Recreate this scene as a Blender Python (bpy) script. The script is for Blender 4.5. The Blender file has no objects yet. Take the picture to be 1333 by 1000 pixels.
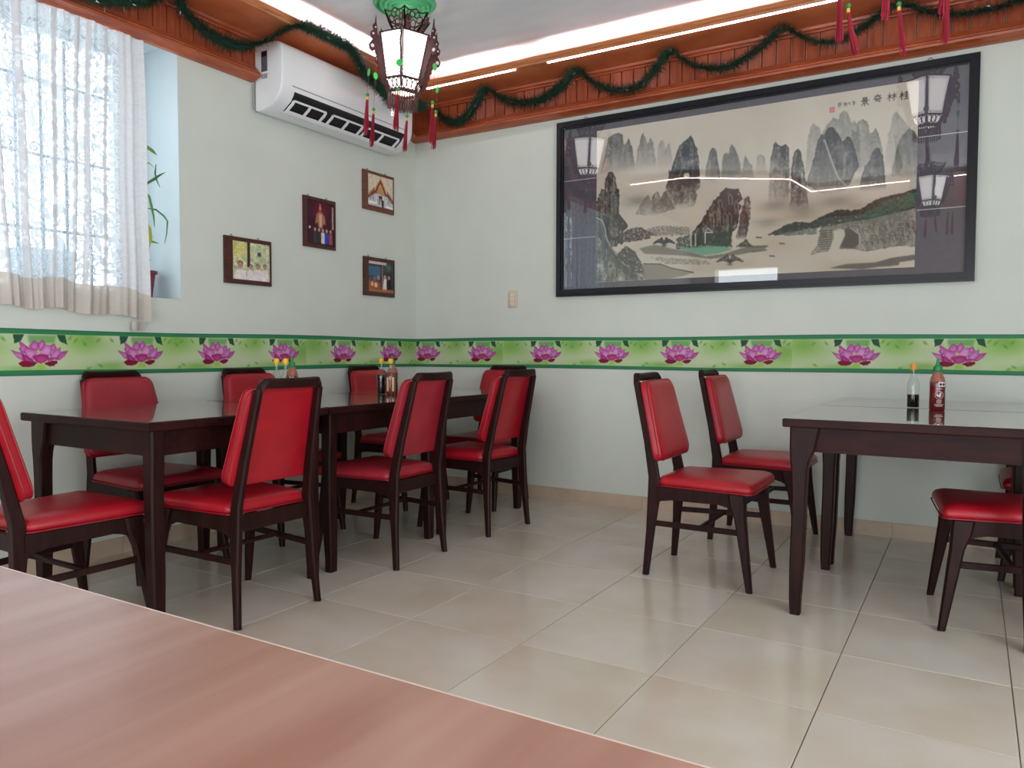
import bpy, math, random
import numpy as np
from mathutils import Vector, Matrix
random.seed(7)
rng = np.random.default_rng(11)
SC = bpy.context.scene
COL = SC.collection
PI = math.pi

# ------------------------------------------------------------------ camera
# room corner (window wall / painting wall / floor) is the origin: X runs along the painting wall, -Y along the window wall
CAM = np.array([3.586, -4.576, 1.0]); FPX = 999.18
PITCH, YAW, ROLL = 0.0427446, 0.5405145, 0.0023933
_fw = np.array([-math.sin(YAW)*math.cos(PITCH), math.cos(YAW)*math.cos(PITCH), -math.sin(PITCH)])
_rt = np.array([math.cos(YAW), math.sin(YAW), 0.0]); _up = np.cross(_rt, _fw)
_R = math.cos(ROLL)*_rt + math.sin(ROLL)*_up; _U = math.cos(ROLL)*_up - math.sin(ROLL)*_rt
cd = bpy.data.cameras.new('camera'); cam = bpy.data.objects.new('camera', cd); COL.objects.link(cam)
cd.sensor_width = 36.0; cd.lens = FPX/1333*36.0; cd.clip_start = 0.02
cam.matrix_world = Matrix(((_R[0], _U[0], -_fw[0], CAM[0]), (_R[1], _U[1], -_fw[1], CAM[1]), (_R[2], _U[2], -_fw[2], CAM[2]), (0, 0, 0, 1)))
SC.camera = cam
def ray(x, y): return _fw + _R*(x-666.5)/FPX - _U*(y-500)/FPX
def onz(x, y, z): d = ray(x, y); return CAM + d*(z-CAM[2])/d[2]
def ony(x, y, Y): d = ray(x, y); return CAM + d*(Y-CAM[1])/d[1]
def onx(x, y, X): d = ray(x, y); return CAM + d*(X-CAM[0])/d[0]

# ------------------------------------------------------------------ world, daylight, exposure
SC.view_settings.view_transform = 'Standard'; SC.view_settings.look = 'None'
SC.view_settings.gamma = 1.0; SC.view_settings.use_curve_mapping = False
SC.view_settings.exposure = 0.11
SC.cycles.use_denoising = True
SC.cycles.max_bounces = 10; SC.cycles.diffuse_bounces = 6; SC.cycles.glossy_bounces = 5; SC.cycles.transparent_max_bounces = 14
SC.cycles.sample_clamp_indirect = 6.0; SC.cycles.caustics_reflective = False; SC.cycles.caustics_refractive = False
w = bpy.data.worlds.new('daylight'); SC.world = w; w.use_nodes = True
_bg = w.node_tree.nodes['Background']; _bg.inputs[0].default_value = (0.86, 0.94, 1.0, 1); _bg.inputs[1].default_value = 5.4
RX, RY, CZ = 5.3, -6.6, 2.905           # room: 0..RX, RY..0, ceiling height
def portal(name, loc, rot, sx, sy):      # guides daylight sampling through a real opening, gives no light of its own
    l = bpy.data.lights.new(name, 'AREA'); l.shape = 'RECTANGLE'; l.size = sx; l.size_y = sy
    l.cycles.is_portal = True
    o = bpy.data.objects.new(name, l); COL.objects.link(o); o.location = loc; o.rotation_euler = rot
WIN = (-3.55, -1.99, 1.268, 2.60)        # window opening y0,y1,z0,z1 in the window wall
FRO = (1.5, 5.0, 0.0, 1.98)             # wide shopfront opening in the wall opposite the painting (x0,x1,z0,z1)
FWN = (0.34, 1.22, 1.1, 2.19)            # small window beside the shopfront
RIG = (-5.0, -2.6, 0.0, 2.3)             # door opening in the far right wall (y0,y1,z0,z1)
portal('window_portal', (-0.42, (WIN[0]+WIN[1])/2, (WIN[2]+WIN[3])/2), (0, -PI/2, 0), WIN[3]-WIN[2], WIN[1]-WIN[0])
portal('shopfront_portal', ((FRO[0]+FRO[1])/2, RY-0.12, (FRO[2]+FRO[3])/2), (PI/2, 0, 0), FRO[1]-FRO[0], FRO[3]-FRO[2])
portal('side_window_portal', ((FWN[0]+FWN[1])/2, RY-0.12, (FWN[2]+FWN[3])/2), (PI/2, 0, 0), FWN[1]-FWN[0], FWN[3]-FWN[2])
portal('door_portal', (RX+0.12, (RIG[0]+RIG[1])/2, (RIG[2]+RIG[3])/2), (0, PI/2, 0), RIG[3]-RIG[2], RIG[1]-RIG[0])

# ------------------------------------------------------------------ helpers
def s2l(c):
    c = np.asarray(c, float)/255.0
    return np.where(c <= 0.04045, c/12.92, ((c+0.055)/1.055)**2.4)
def lin(r, g, b): return tuple(s2l((r, g, b)))+(1.0,)

MATS = {}
def mat(name, col, rough=0.5, metal=0.0, spec=0.5, coat=0.0, coat_rough=0.05, emit=None, estr=0.0, trans=0.0, ior=1.45, alpha=1.0):
    m = bpy.data.materials.new(name); m.use_nodes = True
    b = m.node_tree.nodes['Principled BSDF']
    b.inputs['Base Color'].default_value = col; b.inputs['Roughness'].default_value = rough
    b.inputs['Metallic'].default_value = metal; b.inputs['Specular IOR Level'].default_value = spec
    b.inputs['Coat Weight'].default_value = coat; b.inputs['Coat Roughness'].default_value = coat_rough
    b.inputs['Transmission Weight'].default_value = trans; b.inputs['IOR'].default_value = ior; b.inputs['Alpha'].default_value = alpha
    if emit: b.inputs['Emission Color'].default_value = emit; b.inputs['Emission Strength'].default_value = estr
    MATS[name] = m; return m
def N(m, t, **kw):
    n = m.node_tree.nodes.new(t)
    for k, v in kw.items(): setattr(n, k, v)
    return n
def L(m, a, b): m.node_tree.links.new(a, b)
def bsdf(m): return m.node_tree.nodes['Principled BSDF']
def coords(m, scale=(1, 1, 1), rand=False, kind='Object'):
    tc = N(m, 'ShaderNodeTexCoord'); mp = N(m, 'ShaderNodeMapping'); mp.inputs['Scale'].default_value = scale
    L(m, tc.outputs[kind], mp.inputs['Vector'])
    if rand:
        oi = N(m, 'ShaderNodeObjectInfo'); mu = N(m, 'ShaderNodeMath', operation='MULTIPLY'); mu.inputs[1].default_value = 37.0
        L(m, oi.outputs['Random'], mu.inputs[0]); L(m, mu.outputs[0], mp.inputs['Location'])
    return mp.outputs[0]
def noise_color(m, c0, c1, scale=5, stretch=(1, 1, 1), detail=4, lo=0.3, hi=0.7, rand=False, bump=0.0, bscale=None):
    v = coords(m, stretch, rand)
    n = N(m, 'ShaderNodeTexNoise'); n.inputs['Scale'].default_value = scale; n.inputs['Detail'].default_value = detail
    L(m, v, n.inputs['Vector'])
    r = N(m, 'ShaderNodeValToRGB'); r.color_ramp.elements[0].position = lo; r.color_ramp.elements[1].position = hi
    r.color_ramp.elements[0].color = c0; r.color_ramp.elements[1].color = c1
    L(m, n.outputs['Fac'], r.inputs['Fac']); L(m, r.outputs['Color'], bsdf(m).inputs['Base Color'])
    if bump:
        n2 = N(m, 'ShaderNodeTexNoise'); n2.inputs['Scale'].default_value = bscale or scale*6; n2.inputs['Detail'].default_value = 3
        L(m, v, n2.inputs['Vector'])
        bp = N(m, 'ShaderNodeBump'); bp.inputs['Strength'].default_value = bump; bp.inputs['Distance'].default_value = 0.01
        L(m, n2.outputs['Fac'], bp.inputs['Height']); L(m, bp.outputs['Normal'], bsdf(m).inputs['Normal'])
    return r

class MB:
    def __init__(s): s.v = []; s.f = []
    def add(s, vs, fs):
        o = len(s.v); s.v += [tuple(map(float, p)) for p in vs]; s.f += [tuple(i+o for i in f) for f in fs]; return s
    def box(s, x0, x1, y0, y1, z0, z1):
        return s.add([(x0,y0,z0),(x1,y0,z0),(x1,y1,z0),(x0,y1,z0),(x0,y0,z1),(x1,y0,z1),(x1,y1,z1),(x0,y1,z1)],
                     [(3,2,1,0),(4,5,6,7),(0,1,5,4),(1,2,6,5),(2,3,7,6),(3,0,4,7)])
    def rings(s, rs, cap0=True, cap1=True, closed=True):
        n = len(rs[0]); vs = [p for r in rs for p in r]; fs = []
        for k in range(len(rs)-1):
            for i in range(n if closed else n-1):
                j = (i+1) % n; fs.append((k*n+i, k*n+j, (k+1)*n+j, (k+1)*n+i))
        if cap0: fs.append(tuple(range(n-1, -1, -1)))
        if cap1: fs.append(tuple((len(rs)-1)*n+i for i in range(n)))
        return s.add(vs, fs)
    def beam(s, secs, ch=0.22):          # sections (cx,cy,cz,hx,hy): chamfered rectangles at height cz
        rs = []
        for cx, cy, cz, hx, hy in secs:
            c = ch*min(hx, hy)*2
            rs.append([(cx-hx+c,cy-hy,cz),(cx+hx-c,cy-hy,cz),(cx+hx,cy-hy+c,cz),(cx+hx,cy+hy-c,cz),(cx+hx-c,cy+hy,cz),(cx-hx+c,cy+hy,cz),(cx-hx,cy+hy-c,cz),(cx-hx,cy-hy+c,cz)])
        return s.rings(rs)
    def bar(s, a, b, w, h, ch=0.2):       # chamfered bar from a to b, width w (sideways), height h (up)
        a = Vector(a); b = Vector(b); d = (b-a).normalized(); u = Vector((0,0,1)) if abs(d.z) < 0.95 else Vector((1,0,0))
        sd = d.cross(u).normalized(); up = sd.cross(d).normalized(); c = ch*min(w, h); hw, hh = w/2, h/2
        pr = [(-hw+c,-hh),(hw-c,-hh),(hw,-hh+c),(hw,hh-c),(hw-c,hh),(-hw+c,hh),(-hw,hh-c),(-hw,-hh+c)]
        return s.rings([[tuple(p+sd*x+up*z) for x, z in pr] for p in (a, b)])
    def tube(s, path, r, n=8, cap=True):
        path = [Vector(p) for p in path]; rs = []; prev = None
        for i, p in enumerate(path):
            d = (path[min(i+1, len(path)-1)]-path[max(i-1, 0)]).normalized()
            if prev is None:
                u = Vector((0,0,1)) if abs(d.z) < 0.9 else Vector((1,0,0)); sd = d.cross(u).normalized()
            else: sd = (prev-d*prev.dot(d)).normalized()
            prev = sd; up = sd.cross(d)
            rr = r[i] if isinstance(r, (list, tuple)) else r
            rs.append([tuple(p+(sd*math.cos(2*PI*k/n)+up*math.sin(2*PI*k/n))*rr) for k in range(n)])
        return s.rings(rs, cap, cap)
    def lathe(s, prof, n=24, c=(0,0,0), cap0=True, cap1=True):
        return s.rings([[(c[0]+r*math.cos(2*PI*k/n), c[1]+r*math.sin(2*PI*k/n), c[2]+z) for k in range(n)] for r, z in prof], cap0, cap1)
    def prism(s, poly, fn, a, b):         # fn(u,v,t)->point
        return s.rings([[fn(u, v, t) for u, v in poly] for t in (a, b)])
    def mesh(s, name, smooth=None):
        m = bpy.data.meshes.new(name); m.from_pydata(s.v, [], s.f); m.update()
        import bmesh
        bm = bmesh.new(); bm.from_mesh(m); bmesh.ops.recalc_face_normals(bm, faces=bm.faces[:]); bm.to_mesh(m); bm.free()
        if smooth is not None:
            m.polygons.foreach_set('use_smooth', [True]*len(m.polygons)); m.set_sharp_from_angle(angle=math.radians(smooth))
        return m
    def build(s, name, material, parent=None, smooth=None, loc=None):
        me = s.mesh(name, smooth); me.materials.append(material)
        return link(name, me, parent, loc)
def link(name, me, parent=None, loc=None):
    o = bpy.data.objects.new(name, me); COL.objects.link(o)
    if parent: o.parent = parent
    if loc is not None: o.location = loc
    return o
def tag(o, label, cat, group=None):
    o['label'] = label; o['category'] = cat
    if group: o['group'] = group
    return o
def thing(name, label, cat, loc=(0,0,0), rz=0.0, group=None):
    o = bpy.data.objects.new(name, None); COL.objects.link(o); o.empty_display_size = 0.1
    o.location = loc; o.rotation_euler = (0, 0, rz); return tag(o, label, cat, group)
def struct(o): o['kind'] = 'structure'; return o
def dup(root, loc, rz, label, group=None):
    def cp(o, par):
        c = o.copy(); COL.objects.link(c); c.parent = par
        for ch in list(o.children): cp(ch, c)
        return c
    r = cp(root, None); r.location = loc; r.rotation_euler = (0, 0, rz); r['label'] = label
    if group: r['group'] = group
    return r
def rrect(hx0, hx1, y0, y1, r, n=5):
    # rounded trapezoid outline: half width hx0 at y0, hx1 at y1 -> list of (x,y)
    cs = [(hx0, y0), (hx1, y1), (-hx1, y1), (-hx0, y0)]; out = []
    for i in range(4):
        p = Vector(cs[i]); a = (Vector(cs[i-1])-p).normalized(); b = (Vector(cs[(i+1) % 4])-p).normalized()
        for k in range(n+1):
            t = k/n; q = p + a*r*(1-t)**2 + b*r*t**2
            out.append((q.x, q.y))
    return out

# raster prints (paper pictures): colours stored on a fine grid mesh
def raster_mesh(name, img, fn):
    h, w_, _ = img.shape
    uu, vv = np.meshgrid(np.linspace(0, 1, w_), np.linspace(0, 1, h))
    P = np.stack(fn(uu, vv), -1).reshape(-1, 3).astype(np.float32)
    idx = np.arange(h*w_).reshape(h, w_)
    q = np.stack([idx[:-1, :-1], idx[:-1, 1:], idx[1:, 1:], idx[1:, :-1]], -1).reshape(-1, 4)
    m = bpy.data.meshes.new(name); m.vertices.add(len(P)); m.vertices.foreach_set('co', P.ravel())
    m.loops.add(q.size); m.loops.foreach_set('vertex_index', q.ravel().astype(np.int32))
    m.polygons.add(len(q)); m.polygons.foreach_set('loop_start', (np.arange(len(q))*4).astype(np.int32))
    m.update(calc_edges=True)
    a = m.color_attributes.new('Col', 'FLOAT_COLOR', 'POINT')
    c = np.ones((h*w_, 4), np.float32); c[:, :3] = s2l(np.clip(img, 0, 255)).reshape(-1, 3)
    a.data.foreach_set('color', c.ravel())
    m.materials.append(M_PRINT); return m
M_PRINT = mat('printed_paper', (1,1,1,1), 0.6, spec=0.25)
_at = N(M_PRINT, 'ShaderNodeAttribute', attribute_name='Col'); L(M_PRINT, _at.outputs['Color'], bsdf(M_PRINT).inputs['Base Color'])
def vnoise(h, w_, cells, seed=0, octaves=4):
    r = np.random.default_rng(seed); out = np.zeros((h, w_)); amp = 1.0; tot = 0
    for o in range(octaves):
        cy = max(2, int(cells*h/w_*2**o)+2); cx = max(2, int(cells*2**o)+2); g = r.random((cy, cx))
        y = np.linspace(0, cy-1.001, h); x = np.linspace(0, cx-1.001, w_); yi = y.astype(int); xi = x.astype(int)
        fy = (y-yi)[:, None]; fx = (x-xi)[None]; fy = fy*fy*(3-2*fy); fx = fx*fx*(3-2*fx)
        out += amp*((g[yi][:, xi]*(1-fx)+g[yi][:, xi+1]*fx)*(1-fy)+(g[yi+1][:, xi]*(1-fx)+g[yi+1][:, xi+1]*fx)*fy); tot += amp; amp *= 0.55
    return out/tot
def blur(a, n):
    if n < 1: return a
    for ax in (0, 1):
        p = np.pad(a, [(n, n) if i == ax else (0, 0) for i in range(2)], mode='edge'); c = np.cumsum(p, ax)
        c = np.concatenate([np.zeros_like(np.take(c, [0], ax)), c], ax); k = 2*n+1
        a = (np.take(c, range(k, c.shape[ax]), ax)-np.take(c, range(0, c.shape[ax]-k), ax))/k
    return a
class Canvas:
    def __init__(s, h, w_, col):
        s.h, s.w = h, w_; s.im = np.zeros((h, w_, 3))+np.array(col, float)
        s.yy, s.xx = np.mgrid[0:h, 0:w_].astype(float)
    def mask(s, poly):                     # polygon in canvas pixels
        p = np.asarray(poly, float); ins = np.zeros((s.h, s.w), bool); n = len(p)
        x0, x1 = int(max(0, p[:,0].min()-1)), int(min(s.w, p[:,0].max()+2)); y0, y1 = int(max(0, p[:,1].min()-1)), int(min(s.h, p[:,1].max()+2))
        if x1 <= x0 or y1 <= y0: return ins.astype(float)
        X = s.xx[y0:y1, x0:x1]; Y = s.yy[y0:y1, x0:x1]; sub = np.zeros(X.shape, bool)
        for i in range(n):
            ax, ay = p[i]; bx, by = p[(i+1) % n]
            if ay == by: continue
            sub ^= ((ay > Y) != (by > Y)) & (X < (bx-ax)*(Y-ay)/(by-ay)+ax)
        ins[y0:y1, x0:x1] = sub; return ins.astype(float)
    def put(s, a, col): s.im = s.im*(1-a[..., None])+np.asarray(col, float)*a[..., None]
    def poly(s, poly, col, alpha=1.0, soft=0): s.put(blur(s.mask(poly), soft)*alpha, col)
    def line(s, pts, r, col, alpha=1.0):
        a = np.zeros((s.h, s.w)); pts = np.asarray(pts, float)
        for (ax, ay), (bx, by) in zip(pts[:-1], pts[1:]):
            d = np.array([bx-ax, by-ay]); l2 = max(d@d, 1e-9); t = np.clip(((s.xx-ax)*d[0]+(s.yy-ay)*d[1])/l2, 0, 1)
            a = np.maximum(a, np.clip(r+0.5-np.hypot(s.xx-ax-t*d[0], s.yy-ay-t*d[1]), 0, 1))
        s.put(a*alpha, col)
    def blob(s, x, y, rx, ry, col, alpha=1.0, p=1.0):
        d = ((s.xx-x)/rx)**2+((s.yy-y)/ry)**2; s.put(alpha*np.exp(-d*p), col)
    def disc(s, x, y, rx, ry, col, alpha=1.0):
        d = np.hypot((s.xx-x)/rx, (s.yy-y)/ry); s.put(np.clip((1-d)*min(rx, ry)+0.5, 0, 1)*alpha, col)

# ------------------------------------------------------------------ materials
m = mat('mint_wall_paint', lin(206,210,201), 0.6, spec=0.3); noise_color(m, lin(204,208,199), lin(209,213,204), 3, bump=0.02, bscale=60)
m = mat('white_ceiling_paint', lin(222,223,226), 0.7, spec=0.2); noise_color(m, lin(216,218,222), lin(227,227,229), 2.5, (1, 4, 1), bump=0.05, bscale=14)
m = mat('reveal_paint', lin(182,190,191), 0.6, spec=0.2); noise_color(m, lin(179,188,189), lin(185,192,193), 4)
m = mat('floor_tile', lin(204,196,182), 0.14, spec=0.5); noise_color(m, lin(196,185,166), lin(208,201,190), 3.2, rand=True, lo=0.32, hi=0.68)
m = mat('grout', lin(118,104,90), 0.8)
m = mat('base_tile', lin(190,168,146), 0.25); noise_color(m, lin(183,160,138), lin(196,176,156), 6, rand=True)
m = mat('cornice_wood', lin(160,78,46), 0.38); noise_color(m, lin(136,60,35), lin(174,88,54), 6, (9, 9, 1.2), rand=True, bump=0.03)
m = mat('cornice_rail_wood', lin(165,82,50), 0.33); noise_color(m, lin(146,66,38), lin(178,90,54), 8, (1.2, 1.2, 14), bump=0.02)
m = mat('soffit_wood', lin(200,112,70), 0.36); noise_color(m, lin(186,98,58), lin(208,120,78), 6, (1.2, 1.2, 9))
m = mat('fascia_wood', lin(176,110,64), 0.3); noise_color(m, lin(160,92,52), lin(190,124,76), 8, (1, 1, 14))
m = mat('dark_wood', lin(44,20,16), 0.42, spec=0.18); noise_color(m, lin(27,11,10), lin(44,19,16), 9, (5, 5, 0.8), rand=True)
m = mat('table_wood', lin(48,20,17), 0.46, spec=0.16); noise_color(m, lin(32,13,12), lin(50,20,18), 7, (1, 6, 6), rand=True)
m = mat('table_top_lacquer', lin(60,27,25), 0.25, coat=1.0, coat_rough=0.06); noise_color(m, lin(46,20,19), lin(74,34,30), 5, (1.2, 9, 1), rand=True)
m = mat('table_top_glassy', lin(70,40,36), 0.2, coat=1.0, coat_rough=0.015); noise_color(m, lin(58,32,29), lin(84,50,44), 5, (1.2, 9, 1), rand=True)
m = mat('red_vinyl', lin(158,19,33), 0.34, spec=0.5); noise_color(m, lin(151,17,31), lin(165,22,36), 14, bump=0.04, bscale=260)
m = mat('red_vinyl_faded', lin(150,32,46), 0.4, spec=0.5); noise_color(m, lin(142,29,43), lin(158,37,50), 10, bump=0.04, bscale=260)
m = mat('red_piping', lin(140,12,28), 0.4)
m = mat('foot_glide', lin(150,145,140), 0.5)
m = mat('pale_laminate', lin(170,130,112), 0.24, spec=0.5)
r = noise_color(m, lin(150,108,90), lin(170,134,118), 2.6, (5.0, 0.4, 1), detail=6, lo=0.36, hi=0.64)
[n for n in m.node_tree.nodes if n.type == 'MAPPING'][0].inputs['Rotation'].default_value = (0, 0, math.radians(22))
m = mat('pale_edge', lin(220,205,190), 0.4)
m = mat('ac_white', lin(232,232,234), 0.25); m = mat('ac_grey', lin(150,152,156), 0.4); m = mat('vent_black', lin(14,14,16), 0.6)
m = mat('sticker_grey', lin(90,92,100), 0.5); m = mat('display_glow', (1,1,1,1), 0.5, emit=(1,1,1,1), estr=0.95)
m = mat('led_white', (1,1,1,1), 0.5, emit=(0.93, 0.96, 1.0, 1), estr=70.0)
m = mat('led_strip_white', (1,1,1,1), 0.5, emit=(0.9, 0.9, 1.0, 1), estr=16.0)
m = mat('lantern_wood', lin(72,34,34), 0.45); noise_color(m, lin(60,26,28), lin(84,42,40), 20)
m = mat('lantern_pane', lin(250,248,240), 0.5, emit=(1.0, 0.97, 0.95, 1), estr=3.2)
m = mat('jade_green', lin(60,190,80), 0.3); m = mat('jade_bead', lin(40,140,70), 0.3)
m = mat('tassel_red', lin(150,20,45), 0.7); m = mat('gold_wrap', lin(215,180,70), 0.5); m = mat('cord_brown', lin(120,70,60), 0.7)
m = mat('mint_plaster', lin(86,180,126), 0.45)
m = mat('garland_green', lin(30,62,48), 0.55); noise_color(m, lin(22,50,40), lin(44,84,62), 60)
m = mat('garland_tip', lin(170,185,180), 0.4); m = mat('garland_wire', lin(24,44,34), 0.7)
m = mat('frame_black', lin(17,17,24), 0.3, spec=0.35); m = mat('mount_grey', lin(92,87,96), 0.8, spec=0.15); noise_color(m, lin(88,83,92), lin(96,91,100), 40)
m = mat('thin_line', lin(190,188,190), 0.7)
m = mat('photo_frame_wood', lin(70,34,26), 0.35); noise_color(m, lin(58,27,21), lin(84,42,32), 10, (2, 2, 9), rand=True)
m = mat('photo_frame_brown', lin(104,60,44), 0.35); noise_color(m, lin(92,50,36), lin(116,70,52), 10, (2, 2, 9))
m = mat('steel', lin(130,130,130), 0.35, metal=1.0)
m = mat('ivory_plastic', lin(205,190,165), 0.4); m = mat('ivory_light', lin(222,208,190), 0.4)
m = mat('band_green', lin(40,122,76), 0.6); m = mat('band_green_dark', lin(30,92,58), 0.6)
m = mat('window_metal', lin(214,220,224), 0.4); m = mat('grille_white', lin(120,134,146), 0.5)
m = mat('pot_plum', lin(120,50,62), 0.4); m = mat('soil', lin(60,44,34), 0.9)
m = mat('leaf_green', lin(92,140,66), 0.45); m = mat('leaf_dark', lin(70,112,70), 0.45); m = mat('leaf_yellow', lin(176,178,50), 0.45)
m = mat('foam_box', lin(205,222,232), 0.6)
m = mat('cap_yellow', lin(226,180,40), 0.4); m = mat('cap_orange', lin(226,150,60), 0.4); m = mat('cap_green', lin(30,130,72), 0.4)
m = mat('soy_dark', lin(16,12,12), 0.12); m = mat('hot_sauce', lin(120,42,22), 0.12); m = mat('chili_sauce', lin(104,20,26), 0.2, coat=0.6)
m = mat('chili_smear', lin(150,88,66), 0.25, coat=0.6)
m = mat('label_cream', lin(226,186,140), 0.6); m = mat('print_white', lin(222,206,206), 0.6); m = mat('seal_paper', lin(235,236,240), 0.6); m = mat('seal_ink', lin(40,44,56), 0.6)
m = mat('outside_wall', lin(205,214,220), 0.8)
# clear thin glass: see-through with a Fresnel reflection
def thin_glass(name, tint=(1,1,1,1), boost=1.0):
    m = bpy.data.materials.new(name); m.use_nodes = True; nt = m.node_tree; nt.nodes.remove(nt.nodes['Principled BSDF'])
    out = nt.nodes['Material Output']; mx = N(m, 'ShaderNodeMixShader'); tr = N(m, 'ShaderNodeBsdfTransparent'); gl = N(m, 'ShaderNodeBsdfGlossy'); fr = N(m, 'ShaderNodeFresnel')
    tr.inputs[0].default_value = tint; gl.inputs['Roughness'].default_value = 0.0; fr.inputs[0].default_value = 1.5
    mu = N(m, 'ShaderNodeMath', operation='MULTIPLY'); mu.inputs[1].default_value = boost; mu.use_clamp = True
    ge = N(m, 'ShaderNodeNewGeometry'); ir = N(m, 'ShaderNodeMapRange'); ir.inputs[3].default_value = 1.5; ir.inputs[4].default_value = 1/1.5
    L(m, ge.outputs['Backfacing'], ir.inputs[0]); L(m, ir.outputs[0], fr.inputs[0]); L(m, fr.outputs[0], mu.inputs[0]); L(m, mu.outputs[0], mx.inputs[0]); L(m, tr.outputs[0], mx.inputs[1]); L(m, gl.outputs[0], mx.inputs[2]); L(m, mx.outputs[0], out.inputs[0])
    MATS[name] = m; return m
thin_glass('picture_glass', boost=1.7); thin_glass('bottle_glass', (0.93, 0.97, 0.95, 1), 1.0); thin_glass('window_glass', (0.97, 0.99, 1, 1))
# lace curtain: cloth threads over open net
def lace(name, col, base, motif, sidefac=0.0):
    m = bpy.data.materials.new(name); m.use_nodes = True; nt = m.node_tree; nt.nodes.remove(nt.nodes['Principled BSDF'])
    out = nt.nodes['Material Output']; mx = N(m, 'ShaderNodeMixShader'); tr = N(m, 'ShaderNodeBsdfTransparent')
    di = N(m, 'ShaderNodeBsdfDiffuse'); tl = N(m, 'ShaderNodeBsdfTranslucent'); ad = N(m, 'ShaderNodeMixShader'); ad.inputs[0].default_value = 0.13
    di.inputs[0].default_value = col; tl.inputs[0].default_value = col
    L(m, di.outputs[0], ad.inputs[1]); L(m, tl.outputs[0], ad.inputs[2])
    uv = N(m, 'ShaderNodeUVMap', uv_map='UVMap')
    nz = N(m, 'ShaderNodeTexNoise'); nz.inputs['Scale'].default_value = 14; nz.inputs['Detail'].default_value = 2
    L(m, uv.outputs[0], nz.inputs['Vector'])
    va = N(m, 'ShaderNodeVectorMath', operation='MULTIPLY_ADD'); va.inputs[1].default_value = (0.12, 0.12, 0)
    L(m, nz.outputs['Color'], va.inputs[0]); L(m, uv.outputs[0], va.inputs[2])
    vo = N(m, 'ShaderNodeTexVoronoi', feature='DISTANCE_TO_EDGE'); vo.inputs['Scale'].default_value = 22; L(m, va.outputs[0], vo.inputs['Vector'])
    wv = N(m, 'ShaderNodeTexWave', wave_type='RINGS'); wv.inputs['Scale'].default_value = 6.5; wv.inputs['Distortion'].default_value = 14; wv.inputs['Detail'].default_value = 1.0; wv.inputs['Detail Scale'].default_value = 2.4
    L(m, va.outputs[0], wv.inputs['Vector'])
    r1 = N(m, 'ShaderNodeMapRange'); r1.inputs[1].default_value = 0.035; r1.inputs[2].default_value = 0.07; r1.inputs[3].default_value = 1.0; r1.inputs[4].default_value = 0.0; L(m, vo.outputs['Distance'], r1.inputs[0])
    r2 = N(m, 'ShaderNodeMapRange'); r2.inputs[1].default_value = 0.60; r2.inputs[2].default_value = 0.72; L(m, wv.outputs['Fac'], r2.inputs[0])
    mxx = N(m, 'ShaderNodeMath', operation='MAXIMUM'); L(m, r1.outputs[0], mxx.inputs[0]); L(m, r2.outputs[0], mxx.inputs[1])
    r3 = N(m, 'ShaderNodeMapRange'); r3.inputs[3].default_value = base; r3.inputs[4].default_value = motif; L(m, mxx.outputs[0], r3.inputs[0])
    L(m, r3.outputs[0], mx.inputs[0]); L(m, tr.outputs[0], mx.inputs[1]); L(m, ad.outputs[0], mx.inputs[2]); L(m, mx.outputs[0], out.inputs[0])
    MATS[name] = m; return m
lace('lace', lin(220,228,233), 0.50, 0.985); lace('lace_dense', lin(216,216,218), 0.92, 0.985); lace('hem_cloth', lin(198,190,181), 0.965, 0.995)
M = MATS

# ------------------------------------------------------------------ room shell
fl = struct(MB().box(0, RX, RY, 0, -0.06, -0.003).build('floor', M['grout']))
T = 0.4753; gx = sorted([1.808+k*T for k in range(-3, 8)]+[0.0]); gx = [x for x in gx if x < RX-0.02]+[RX]
gy = [0.0]+[-0.445-k*T for k in range(0, 14)]; gy = [y for y in gy if y > RY+0.02]+[RY]
tiles = {}
def tile_mesh(a, b):
    k = (round(a, 3), round(b, 3))
    if k not in tiles:
        g, c = 0.0016, 0.0015; mb = MB()
        mb.rings([[(g, g, -0.004), (a-g, g, -0.004), (a-g, b-g, -0.004), (g, b-g, -0.004)], [(g, g, -0.0008), (a-g, g, -0.0008), (a-g, b-g, -0.0008), (g, b-g, -0.0008)],
                  [(g+c, g+c, 0), (a-g-c, g+c, 0), (a-g-c, b-g-c, 0), (g+c, b-g-c, 0)]])
        me = mb.mesh('tile'); me.materials.append(M['floor_tile']); tiles[k] = me
    return tiles[k]
for i in range(len(gx)-1):
    for j in range(len(gy)-1):
        link('tile', tile_mesh(gx[i+1]-gx[i], gy[j]-gy[j+1]), fl, (gx[i], gy[j+1], 0))
struct(MB().box(-0.4, RX+0.2, RY-0.2, 0.2, CZ, CZ+0.1).build('ceiling', M['white_ceiling_paint']))
struct(MB().box(-0.4, RX+0.2, 0, 0.2, -0.06, CZ).build('wall_back', M['mint_wall_paint']))
wl = MB()
wl.box(-0.4, 0, RY, 0, -0.06, WIN[2]).box(-0.4, 0, RY, 0, WIN[3], CZ).box(-0.4, 0, WIN[1], 0, WIN[2], WIN[3]).box(-0.4, 0, RY, WIN[0], WIN[2], WIN[3])
struct(wl.build('wall_left', M['mint_wall_paint']))
wf = MB(); wf.box(-0.4, FWN[0], RY-0.2, RY, -0.06, CZ).box(FWN[1], FRO[0], RY-0.2, RY, -0.06, CZ).box(FWN[0], FWN[1], RY-0.2, RY, -0.06, FWN[2]).box(FWN[0], FWN[1], RY-0.2, RY, FWN[3], CZ).box(FRO[1], RX+0.2, RY-0.2, RY, -0.06, CZ).box(FRO[0], FRO[1], RY-0.2, RY, FRO[3], CZ)
struct(wf.build('wall_front', M['mint_wall_paint']))
wr = MB(); wr.box(RX, RX+0.2, RY, RIG[0], -0.06, CZ).box(RX, RX+0.2, RIG[1], 0, -0.06, CZ).box(RX, RX+0.2, RIG[0], RIG[1], RIG[3], CZ)
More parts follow.
